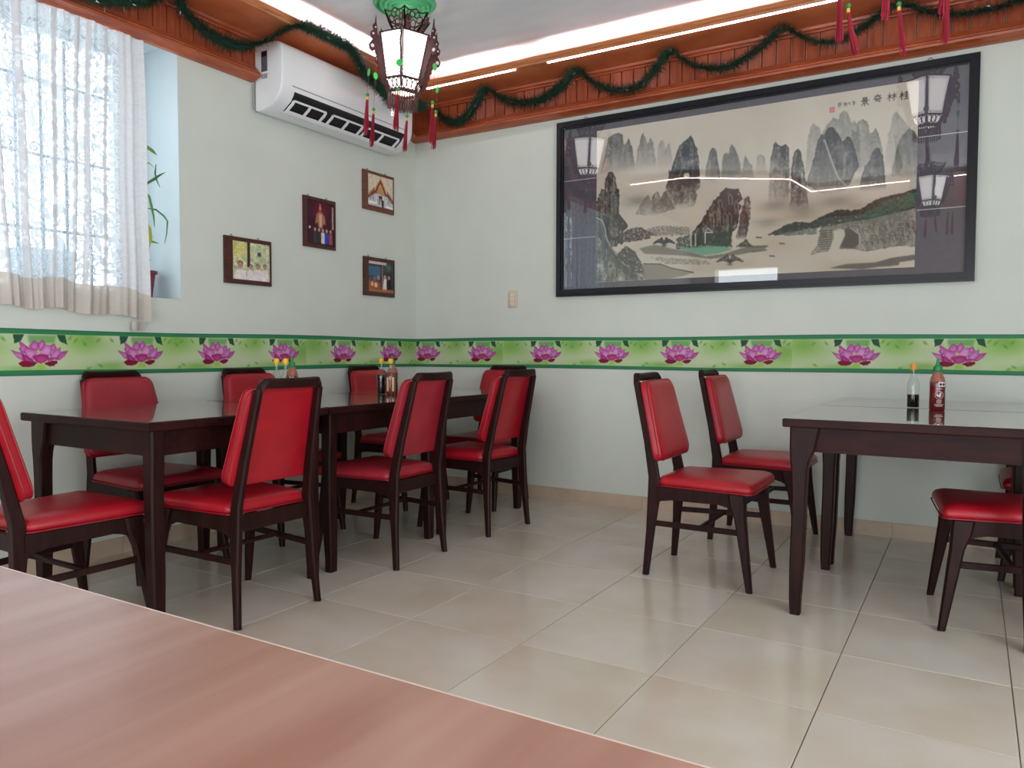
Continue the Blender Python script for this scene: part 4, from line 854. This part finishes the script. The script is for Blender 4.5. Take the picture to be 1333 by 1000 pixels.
# print 1: four people in white before a tree
c = Canvas(76, 84, (200,205,170)); nn = vnoise(76, 84, 14, 31, 4); c.im = c.im*(0.55+0.75*nn[..., None]); c.blob(16, 14, 20, 24, (216,200,110), 0.8); c.blob(60, 20, 26, 20, (190,200,150), 0.6)
c.poly([(33,0),(38,0),(39,50),(33,50)], (56,40,36)); c.poly([(56,18),(64,18),(64,26),(56,26)], (70,70,96))
for x, y, s_ in ((17,48,1.35), (40,50,0.9), (56,48,0.95), (72,47,0.95)):
    c.poly([(x-10*s_,76),(x-9*s_,y+10*s_),(x-3*s_,y+5*s_),(x+3*s_,y+5*s_),(x+9*s_,y+10*s_),(x+10*s_,76)], (226,214,214), 1, 1); c.disc(x, y-3.4*s_, 4.7*s_, 4.2*s_, (96,80,76)); c.disc(x, y-0.4, 4.3*s_, 5.2*s_, (186,138,118)); c.line([(x-2.2*s_, y-1), (x+2.2*s_, y-1)], 0.5, (110,80,70), 0.7)
snap('square dark wood photo of four people in white shirts, beside the window', -1.724, -1.392, 1.378, 1.641, c.im, 'photo_frame_wood', 0.055, 0.012, 0.022, 0.026)
# print 2: golden statue before a red hanging with people below
c = Canvas(100, 84, (58,26,36)); c.im *= (0.7+0.6*vnoise(100, 84, 10, 32, 3))[..., None]; c.blob(42, 22, 26, 22, (112,20,52), 0.9); c.poly([(76,8),(82,8),(82,60),(77,60)], (190,170,150), 0.9)
c.disc(40, 16, 4, 6, (176,124,84)); c.poly([(38,6),(42,6),(41,12),(39,12)], (190,150,90)); c.poly([(24,54),(28,32),(36,24),(46,24),(54,32),(58,52),(50,50),(46,62),(36,62),(32,48)], (166,118,84), 0.95, 1); c.poly([(36,30),(46,30),(44,58),(38,58)], (220,190,160), 0.7, 1)
for x, col in ((24,(60,60,62)), (36,(52,48,50)), (48,(210,204,204)), (60,(40,66,176)), (72,(150,80,80))): c.poly([(x-6,96),(x-5,70),(x+5,70),(x+6,96)], col, 1, 1); c.disc(x, 65, 3.4, 4.2, (188,144,124))
c.disc(8, 62, 3, 3, (230,220,220))
snap('tall dark wood photo of a golden statue with people standing below', -1.133, -0.855, 1.650, 1.965, c.im, 'photo_frame_wood', 0.03, 0.012, 0.02, 0.022)
# print 3: temple with a pointed gilded roof
c = Canvas(76, 84, (214,200,176)); c.poly([(0,76),(0,48),(20,40),(66,40),(84,48),(84,76)], (196,196,198)); c.poly([(0,52),(22,30),(24,44),(0,60)], (120,60,54)); c.poly([(84,52),(64,32),(62,44),(84,62)], (120,60,54))
c.poly([(20,44),(41,4),(64,46),(56,46),(41,18),(28,44)], (140,66,52)); c.poly([(28,44),(41,16),(57,46)], (186,146,92)); c.poly([(28,44),(57,46),(56,70),(28,70)], (222,218,214)); 
for x in (31,38,46,53): c.poly([(x,46),(x+2,46),(x+2,70),(x,70)], (150,140,136))
c.line([(2,52),(24,32),(41,6),(62,34),(82,54)], 1.0, (206,170,110), 0.8); c.line([(41,0),(41,8)], 0.8, (190,150,90)); c.line([(30,40),(41,22),(54,42)], 0.8, (226,196,140), 0.8)
for x in (8,16,68,76): c.poly([(x,50),(x+3,50),(x+3,62),(x,62)], (120,110,112), 0.8)
c.poly([(36,48),(47,48),(47,70),(36,70)], (70,64,72)); c.poly([(39,56),(44,56),(44,70),(39,70)], (190,170,130)); c.poly([(46,58),(52,58),(52,76),(46,76)], (40,40,52)); c.poly([(40,62),(45,62),(45,76),(40,76)], (216,206,206)); c.poly([(0,64),(30,66),(30,70),(0,70)], (236,236,236)); c.poly([(60,68),(84,70),(84,75),(60,73)], (236,236,236))
snap('brown wood photo of a temple with a pointed roof, below the air conditioner', -0.590, -0.267, 1.968, 2.234, c.im, 'photo_frame_brown', 0.05, 0.008, 0.018, 0.035)
# print 4: wedding couple by a banquet table
c = Canvas(76, 84, (60,56,62)); c.im *= (0.6+0.8*vnoise(76, 84, 12, 34, 4))[..., None]; c.poly([(2,0),(60,0),(60,7),(2,7)], (216,192,186)); c.poly([(0,12),(40,12),(40,36),(0,36)], (70,110,140), 0.9, 1); c.poly([(44,8),(48,8),(48,70),(44,70)], (150,110,96)); c.blob(66, 12, 14, 10, (90,120,110), 0.8)
c.poly([(0,44),(36,50),(40,66),(0,68)], (190,96,60), 0.8, 1)
for x, y, col in ((8,44,(90,86,100)), (20,42,(120,110,116)), (32,40,(150,140,150)), (12,56,(230,170,90)), (24,58,(236,200,150))): c.disc(x, y, 5, 6, col)
c.poly([(46,72),(50,40),(60,40),(70,72)], (230,218,214), 1, 1); c.disc(54, 36, 4, 5, (196,150,130)); c.poly([(60,72),(60,42),(74,42),(76,72)], (30,28,32), 1, 1); c.disc(67, 37, 4, 5, (186,140,120)); c.poly([(0,68),(84,66),(84,76),(0,76)], (170,110,70), 0.9, 1)
snap('small dark wood photo of a wedding couple at a banquet, nearest the room corner', -0.587, -0.263, 1.381, 1.647, c.im, 'photo_frame_wood', 0.048, 0.008, 0.026, 0.03)

# ---- switch plate
sp = thing('switch_plate', 'ivory wall plate with three rocker switches beside the painting', 'light switch', (0.847, 0, 1.36))
MB().rings([[(x, -d, z) for x, z in rrect(0.037*s_, 0.037*s_, -0.06*s_, 0.06*s_, 0.008, 3)] for d, s_ in ((0.001, 1), (0.006, 1), (0.009, 0.93))]).build('plate', M['ivory_plastic'], sp, 40)
for k in range(3): MB().box(-0.014, 0.014, -0.013, -0.0085, 0.018-0.03*k, 0.042-0.03*k).build('rocker', M['ivory_light'], sp)

# ------------------------------------------------------------------ tables
TZ = 0.75
def make_table(label, x0, x1, y0, y1, top_mat, group):
    o = thing('dining_table', label, 'table', ((x0+x1)/2, (y0+y1)/2, 0), group=group); hx, hy = (x1-x0)/2-0.0015, (y1-y0)/2-0.0015
    e = 0.004
    MB().rings([[(sx*(hx-i), sy*(hy-i), z) for sx, sy in ((-1,-1),(1,-1),(1,1),(-1,1))] for z, i in ((TZ-0.032, e), (TZ-0.028, 0), (TZ-0.003, 0), (TZ, 0.003))]).build('table_top', M['table_wood'], o)
    MB().box(-hx+0.004, hx-0.004, -hy+0.004, hy-0.004, TZ-0.001, TZ+0.0012).build('glossy_surface', M[top_mat], o)
    ix, iy = hx-0.055, hy-0.055
    for sy in (-1, 1): MB().box(-ix+0.03, ix-0.03, sy*iy-0.011, sy*iy+0.011, TZ-0.125, TZ-0.0325).build('apron', M['table_wood'], o)
    for sx in (-1, 1): MB().box(sx*ix-0.011, sx*ix+0.011, -iy+0.0115, iy-0.0115, TZ-0.125, TZ-0.0325).build('apron', M['table_wood'], o)
    for sx in (-1, 1):
        for sy in (-1, 1):
            # sabre leg: outer edge bows, inner edge sweeps into the apron on the near-wall side
            prof = [(0.0, 0.004, 0.040), (0.06, 0.0, 0.042), (0.2, 0.0, 0.050), (0.35, 0.004, 0.054), (0.48, 0.004, 0.056), (0.56, 0.0, 0.060), (0.60, -0.004, 0.068), (0.635, -0.006, 0.085 if sx < 0 else 0.066), (TZ-0.0325, -0.006, 0.10 if sx < 0 else 0.066)]
            if sx > 0: prof = [(z, a*0.6, min(b, 0.056)) for z, a, b in prof]
            secs = []
            for z, a, b in prof:
                xa, xb = -(hx-0.028)+a, -(hx-0.028)+b
                if sx > 0: xa, xb = -xb, -xa
                w_ = 0.026 if z > 0.1 else 0.022
                secs.append(((xa+xb)/2, sy*(hy-0.052), z, (xb-xa)/2, w_))
            MB().beam(secs, 0.12).build('leg', M['dark_wood'], o, 30)
    return o
ROW = 'tables pushed together in a long row'; PAIR = 'pair of tables under the painting'
make_table('dark wood table at the window end of the long row', 0.325, 1.165, -2.965, -2.105, 'table_top_lacquer', ROW)
make_table('dark wood table in the middle of the long row of three', 0.325, 1.165, -2.10, -1.265, 'table_top_lacquer', ROW)
make_table('dark wood table at the back-wall end of the long row', 0.325, 1.165, -1.26, -0.335, 'table_top_lacquer', ROW)
make_table('glossy dark table standing clear of the wall, in the pair under the painting', 2.975, 3.825, -1.585, -0.775, 'table_top_glassy', PAIR)
make_table('glossy dark table pushed against the wall under the painting', 2.975, 3.825, -0.77, -0.012, 'table_top_glassy', PAIR)
# pale laminate table the camera looks across
ft = thing('laminate_table', 'pale pinkish wood laminate table top with a light edge band', 'table', (2.85, -4.56, 0))
FZ = 0.745
MB().box(-1.05, 1.05, -0.44, 0.44, FZ-0.03, FZ).build('table_top', M['pale_laminate'], ft)
MB().box(-1.053, 1.053, 0.4401, 0.443, FZ-0.03, FZ-0.0005).build('edge_band', M['pale_edge'], ft); MB().box(-1.053, 1.053, -0.443, -0.4401, FZ-0.03, FZ-0.0005).build('edge_band', M['pale_edge'], ft)
for sx in (-1, 1):
    MB().box(sx*0.8-0.035, sx*0.8+0.035, -0.035, 0.035, 0.03, FZ-0.0305).build('column', M['vent_black'], ft); MB().box(sx*0.8-0.04, sx*0.8+0.04, -0.32, 0.32, 0.0, 0.0295).build('foot', M['vent_black'], ft)

# ------------------------------------------------------------------ chairs (local +x is the way the sitter faces)
def make_chair(label, vinyl):
    o = thing('dining_chair', label, 'chair'); W = M['dark_wood']
    def lerp(t, K):
        for (t0, a), (t1, b) in zip(K[:-1], K[1:]):
            if t <= t1: q = (t-t0)/(t1-t0); return a+(b-a)*q
        return K[-1][1]
    PX = [(0, -0.232), (0.2, -0.215), (0.36, -0.203), (0.44, -0.205), (0.60, -0.236), (0.9, -0.310)]
    PY = [(0, 0.190), (0.4, 0.168), (0.9, 0.138)]; HX = [(0, 0.014), (0.2, 0.019), (0.36, 0.028), (0.44, 0.025), (0.9, 0.015)]
    zs = [0.004, 0.1, 0.2, 0.3, 0.36, 0.40, 0.44, 0.52, 0.60, 0.75, 0.862]
    for s in (-1, 1):
        lg = MB().beam([(lerp(z, PX), s*lerp(z, PY), z, lerp(z, HX), 0.0125 if z > 0.1 else 0.0115) for z in zs], 0.25).build('rear_leg', W, o, 30)
        MB().lathe([(0.008, 0), (0.009, 0.002), (0.009, 0.0045)], 8, (lerp(0, PX), s*0.19, 0)).build('glide', M['foot_glide'], lg)
        fl_ = MB().beam([(0.232, s*0.222, 0.004, 0.0125, 0.0125), (0.215, s*0.216, 0.12, 0.017, 0.015), (0.188, s*0.205, 0.30, 0.024, 0.017), (0.175, s*0.200, 0.36, 0.034, 0.018), (0.170, s*0.198, 0.402, 0.036, 0.018)], 0.22).build('front_leg', W, o, 30)
        MB().lathe([(0.008, 0), (0.009, 0.002), (0.009, 0.0045)], 8, (0.232, s*0.222, 0)).build('glide', M['foot_glide'], fl_)
        # side rail with curved brackets at its ends
        rl = [(-0.190, 0.404), (0.150, 0.404), (0.160, 0.33), (0.128, 0.345), (0.095, 0.352), (-0.12, 0.348), (-0.165, 0.34), (-0.190, 0.325)]
        MB().prism(rl, lambda a, z, t: (a, s*(0.178+(a+0.19)*0.05)+t, z), -0.009, 0.009).build('side_rail', W, o)
        MB().bar((-0.206, s*0.176, 0.238), (0.196, s*0.207, 0.244), 0.014, 0.024).build('stretcher', W, o)
    MB().bar((-0.200, -0.155, 0.373), (-0.200, 0.155, 0.373), 0.02, 0.06).build('rear_rail', W, o); MB().bar((0.178, -0.182, 0.373), (0.178, 0.182, 0.373), 0.02, 0.056).build('front_rail', W, o)
    MB().bar((0.01, -0.190, 0.241), (0.01, 0.190, 0.241), 0.02, 0.016).build('cross_stretcher', W, o)
    # crest rail: rounded corners, slightly bowed
    pts = []
    for t in np.linspace(-1, 1, 21):
        y = 0.141*t; z = 0.884-0.024*max(0, abs(t)-0.86)**2*45-0.003*math.cos(t*PI/2); x = lerp(z, PX)-0.012*(1-t*t); pts.append((x, y, z))
    rs = [[(x-0.013, y, z-0.017), (x+0.010, y, z-0.017), (x+0.014, y, z-0.010), (x+0.012, y, z+0.013), (x+0.004, y, z+0.019), (x-0.010, y, z+0.019), (x-0.016, y, z+0.012), (x-0.016, y, z-0.012)] for x, y, z in pts]
    MB().rings(rs).build('crest_rail', W, o, 40)
    # seat cushion
    def ring(ins, z, puff=0.0): return [(p[1], p[0], z) for p in rrect(max(0.01, 0.182-ins), max(0.01, 0.222-ins), -0.188+ins, 0.238-ins, max(0.012, 0.035-ins*0.2), 4)]
    seat = MB().rings([ring(0.016, 0.405), ring(0.004, 0.410), ring(0.0, 0.420), ring(0.002, 0.434), ring(0.012, 0.446), ring(0.032, 0.454), ring(0.07, 0.459), ring(0.14, 0.461)]).build('seat', M[vinyl], o, 60)
    rp = ring(-0.0015, 0.4085); MB().tube([Vector(p) for p in rp+rp[:1]], 0.003, 5, False).build('piping', M['red_piping'], seat)
    # back pad, in front of the posts and leaning with them
    A = Vector((-0.198, 0, 0.512)); B = Vector((-0.280, 0, 0.862)); ux = (B-A); ln = ux.length; ux.normalize(); nn_ = Vector((ux.z, 0, -ux.x))
    def pring(ins, d): return [tuple(A+ux*p[1]+Vector((0, p[0], 0))+nn_*(d-0.010*(1-(p[0]/0.19)**2))) for p in rrect(0.205-ins, 0.165-ins, ins, ln-ins, 0.045-ins*0.5, 5)]
    pad = MB().rings([pring(0.012, 0.002), pring(0.0, 0.006), pring(0.0, 0.030), pring(0.003, 0.038), pring(0.012, 0.044), pring(0.03, 0.048), pring(0.07, 0.051)]).build('backrest', M[vinyl], o, 50)
    for d in (0.007, 0.033):
        rp = pring(-0.001, d); MB().tube([Vector(p) for p in rp+rp[:1]], 0.0026, 5, False).build('piping', M['red_piping'], pad)
    return o
CH = 'red dining chairs'
ch = make_chair('red vinyl chair on the aisle side of the table at the window end', 'red_vinyl'); ch['group'] = CH
ch.location = (1.13, -2.565, 0); ch.rotation_euler = (0, 0, PI-0.03)
fd = make_chair('dull red chair against the window wall, at the table under the square photo', 'red_vinyl_faded'); fd['group'] = CH
fd.location = (0.352, -2.408, 0); fd.rotation_euler = (0, 0, 0.0)
R_ = lambda x, y, a, lb: dup(ch, (x, y, 0), math.radians(a), lb, CH)
F_ = lambda x, y, a, lb: dup(fd, (x, y, 0), math.radians(a), lb, CH)
F_(1.125, -1.70, 181, 'deep red chair on the aisle side of the middle table in the long row')
R_(1.16, -0.935, 176, 'red chair on the aisle side of the table nearest the back wall')
R_(0.80, -3.095, 90, 'red chair at the free end of the long row, facing along the tables')
R_(0.36, -1.635, 0, 'red chair against the window wall at the middle table of the long row')
R_(0.352, -0.632, 0, 'red chair against the window wall nearest the room corner')
R_(0.835, -0.345, -90, 'red chair with its back to the lotus border at the end of the long row')
R_(2.585, -1.165, 0, 'red chair drawn up to the free-standing table of the pair, painting wall beside it')
R_(2.64, -0.375, 0, 'red chair beside the wall end of the paired tables under the painting')
R_(3.715, -1.21, 187, 'red chair tucked under the free-standing table on the far side from the aisle')
R_(3.945, -0.42, 180, 'red chair tucked under the wall-side table of the pair, mostly hidden')

# ------------------------------------------------------------------ sauce bottles
def soy(label, x, y, z, h=0.195, fill=0.36, liquid='soy_dark', cap='cap_yellow', labels=False, rz=0.0, group='sauce bottles'):
    o = thing('sauce_bottle', label, 'bottle', (x, y, z), rz, group); k = h/0.195
    prof = [(0.024, 0.0), (0.0255, 0.004), (0.0255, 0.098), (0.023, 0.112), (0.015, 0.132), (0.0125, 0.15), (0.0125, 0.172)]
    prof = [(r, q*k) for r, q in prof]
    MB().lathe(prof, 20, cap1=False).build('glass_body', M['bottle_glass'], o, 50)
    zf = fill*0.172*k; lq = [(0.0235, 0.003)]
    lq += [(min(r, 0.0255)-0.0015, q) for r, q in prof if 0.003 < q < zf]
    rz_ = np.interp(zf, [q for r, q in prof], [r for r, q in prof])-0.0015; lq.append((rz_, zf))
    MB().lathe(lq, 20).build('sauce', M[liquid], o, 50)
    MB().lathe([(0.013, 0.168*k), (0.014, 0.17*k), (0.014, 0.188*k), (0.011, 0.192*k), (0.009, 0.195*k)], 16).build('cap', M[cap], o, 40)
    if labels:
        for a in (-0.75, 0.55):
            MB().rings([[(0.0262*math.cos(a+t), 0.0262*math.sin(a+t), q) for t in np.linspace(-0.28, 0.28, 5)] for q in (0.02*k, 0.095*k)], False, False, closed=False).build('paper_label', M['label_cream'], o)
    return o
def chili(label, x, y, z, face, group='sauce bottles'):
    o = thing('chili_bottle', label, 'bottle', (x, y, z), face, group)
    pr_ = [(0.028, 0), (0.031, 0.004), (0.031, 0.10), (0.0305, 0.118), (0.026, 0.14), (0.018, 0.158), (0.0155, 0.165)]
    MB().lathe([(r-0.0006, q) for r, q in pr_ if q < 0.12]+[(0.029, 0.122)], 28).build('chili_fill', M['chili_sauce'], o, 50)
    MB().lathe([(0.0294, 0.1221), (0.0258, 0.14), (0.0178, 0.158), (0.0150, 0.165)], 28).build('smeared_shoulder', M['chili_smear'], o, 50)
    MB().lathe([(0.016, 0.1655), (0.0175, 0.168), (0.018, 0.184), (0.014, 0.19), (0.0075, 0.195), (0.005, 0.218), (0.0035, 0.222)], 20).build('nozzle_cap', M['cap_green'], o, 40)
    R0 = 0.0314
    def patch(name, a0, a1, z0_, z1_, mt, par, rr=R0):
        n = max(2, int(abs(a1-a0)/0.08)+1); MB_ = MB().rings([[(rr*math.cos(t), rr*math.sin(t), q) for t in np.linspace(a0, a1, n)] for q in (z0_, z1_)], False, False, closed=False)
        return MB_.build(name, M[mt], par)
    ls = patch('warning_seal', 0.12, 1.05, 0.102, 0.121, 'seal_paper', o, R0+0.0003)
    def ringp(ca, cz, r, mt, par, rr, wdt=0.0011):
        MB().tube([(rr*math.cos(ca+r*math.cos(t)/rr), rr*math.sin(ca+r*math.cos(t)/rr), cz+r*math.sin(t)) for t in np.linspace(0, 2*PI, 19)], wdt, 4).build('printed_ring', M[mt], par)
    for ca in (0.38, 0.80): 
        MB().rings([[(rr*math.cos(ca+0.0062*math.cos(t)/rr), rr*math.sin(ca+0.0062*math.cos(t)/rr), 0.1115+0.0062*math.sin(t)) for t in np.linspace(0, 2*PI, 9)[:-1]] for rr in (R0+0.0004, R0+0.0008)]).build('seal_mark', M['seal_ink'], ls)
    ca = 0.25
    ringp(ca, 0.066, 0.0165, 'print_white', o, R0, 0.0009)
    cock = [(-0.010,-0.004),(-0.012,0.004),(-0.008,0.008),(-0.006,0.002),(-0.001,0.0),(0.001,0.006),(0.003,0.011),(0.006,0.012),(0.007,0.009),(0.010,0.007),(0.007,0.005),(0.008,-0.003),(0.004,-0.009),(0.003,-0.013),(0.001,-0.009),(-0.005,-0.008)]
    MB().rings([[(rr*math.cos(ca+u/rr), rr*math.sin(ca+u/rr), 0.066+v) for u, v in cock] for rr in (R0+0.0001, R0+0.0006)]).build('rooster_print', M['print_white'], o)
    for q, a0, a1 in ((0.093, -0.15, 0.65), (0.044, -0.05, 0.55), (0.038, -0.1, 0.6), (0.032, -0.05, 0.5), (0.025, -0.35, 0.85), (0.019, -0.2, 0.7)): patch('printed_line', ca+a0-0.25, ca+a1-0.25, q-0.0012, q+0.0012, 'print_white', o)
    for q in (0.10, 0.09, 0.078, 0.066, 0.054, 0.042): patch('printed_line', -1.35, -1.2, q-0.002, q+0.002, 'print_white', o)
    return o
cdir = lambda x, y: math.atan2(CAM[1]-y, CAM[0]-x)
soy('slim clear glass bottle with an orange cap and a little soy sauce left', 3.36, -0.70, TZ+0.0013, 0.197, 0.34, cap='cap_orange')
chili('red chili sauce squeeze bottle with a green nozzle and white rooster print', 3.458, -0.81, TZ+0.0013, cdir(3.458, -0.8)+0.0)
soy('slim glass bottle nearly full of soy sauce, by the brown sauce bottle', 0.673, -1.18, TZ+0.0013, 0.205, 0.62)
soy('brown hot sauce bottle with cream labels and yellow cap', 0.762, -1.205, TZ+0.0013, 0.205, 0.66, 'hot_sauce', labels=True, rz=cdir(0.75, -1.15))
chili('green-nozzled chili bottle behind the brown hot sauce', 0.655, -1.06, TZ+0.0013, cdir(0.7, -1.1)+1.5)
soy('yellow-capped glass bottle behind the chair at the window-end table, beside its twin', 0.612, -1.90, TZ+0.0013, 0.21, 0.55)
soy('yellow-capped sauce bottle between its twin and a green nozzle', 0.655, -1.88, TZ+0.0013, 0.21, 0.5, 'hot_sauce')
chili('green-nozzled chili bottle on the middle table of the long row', 0.612, -1.80, TZ+0.0013, cdir(0.7, -1.8)+1.2)
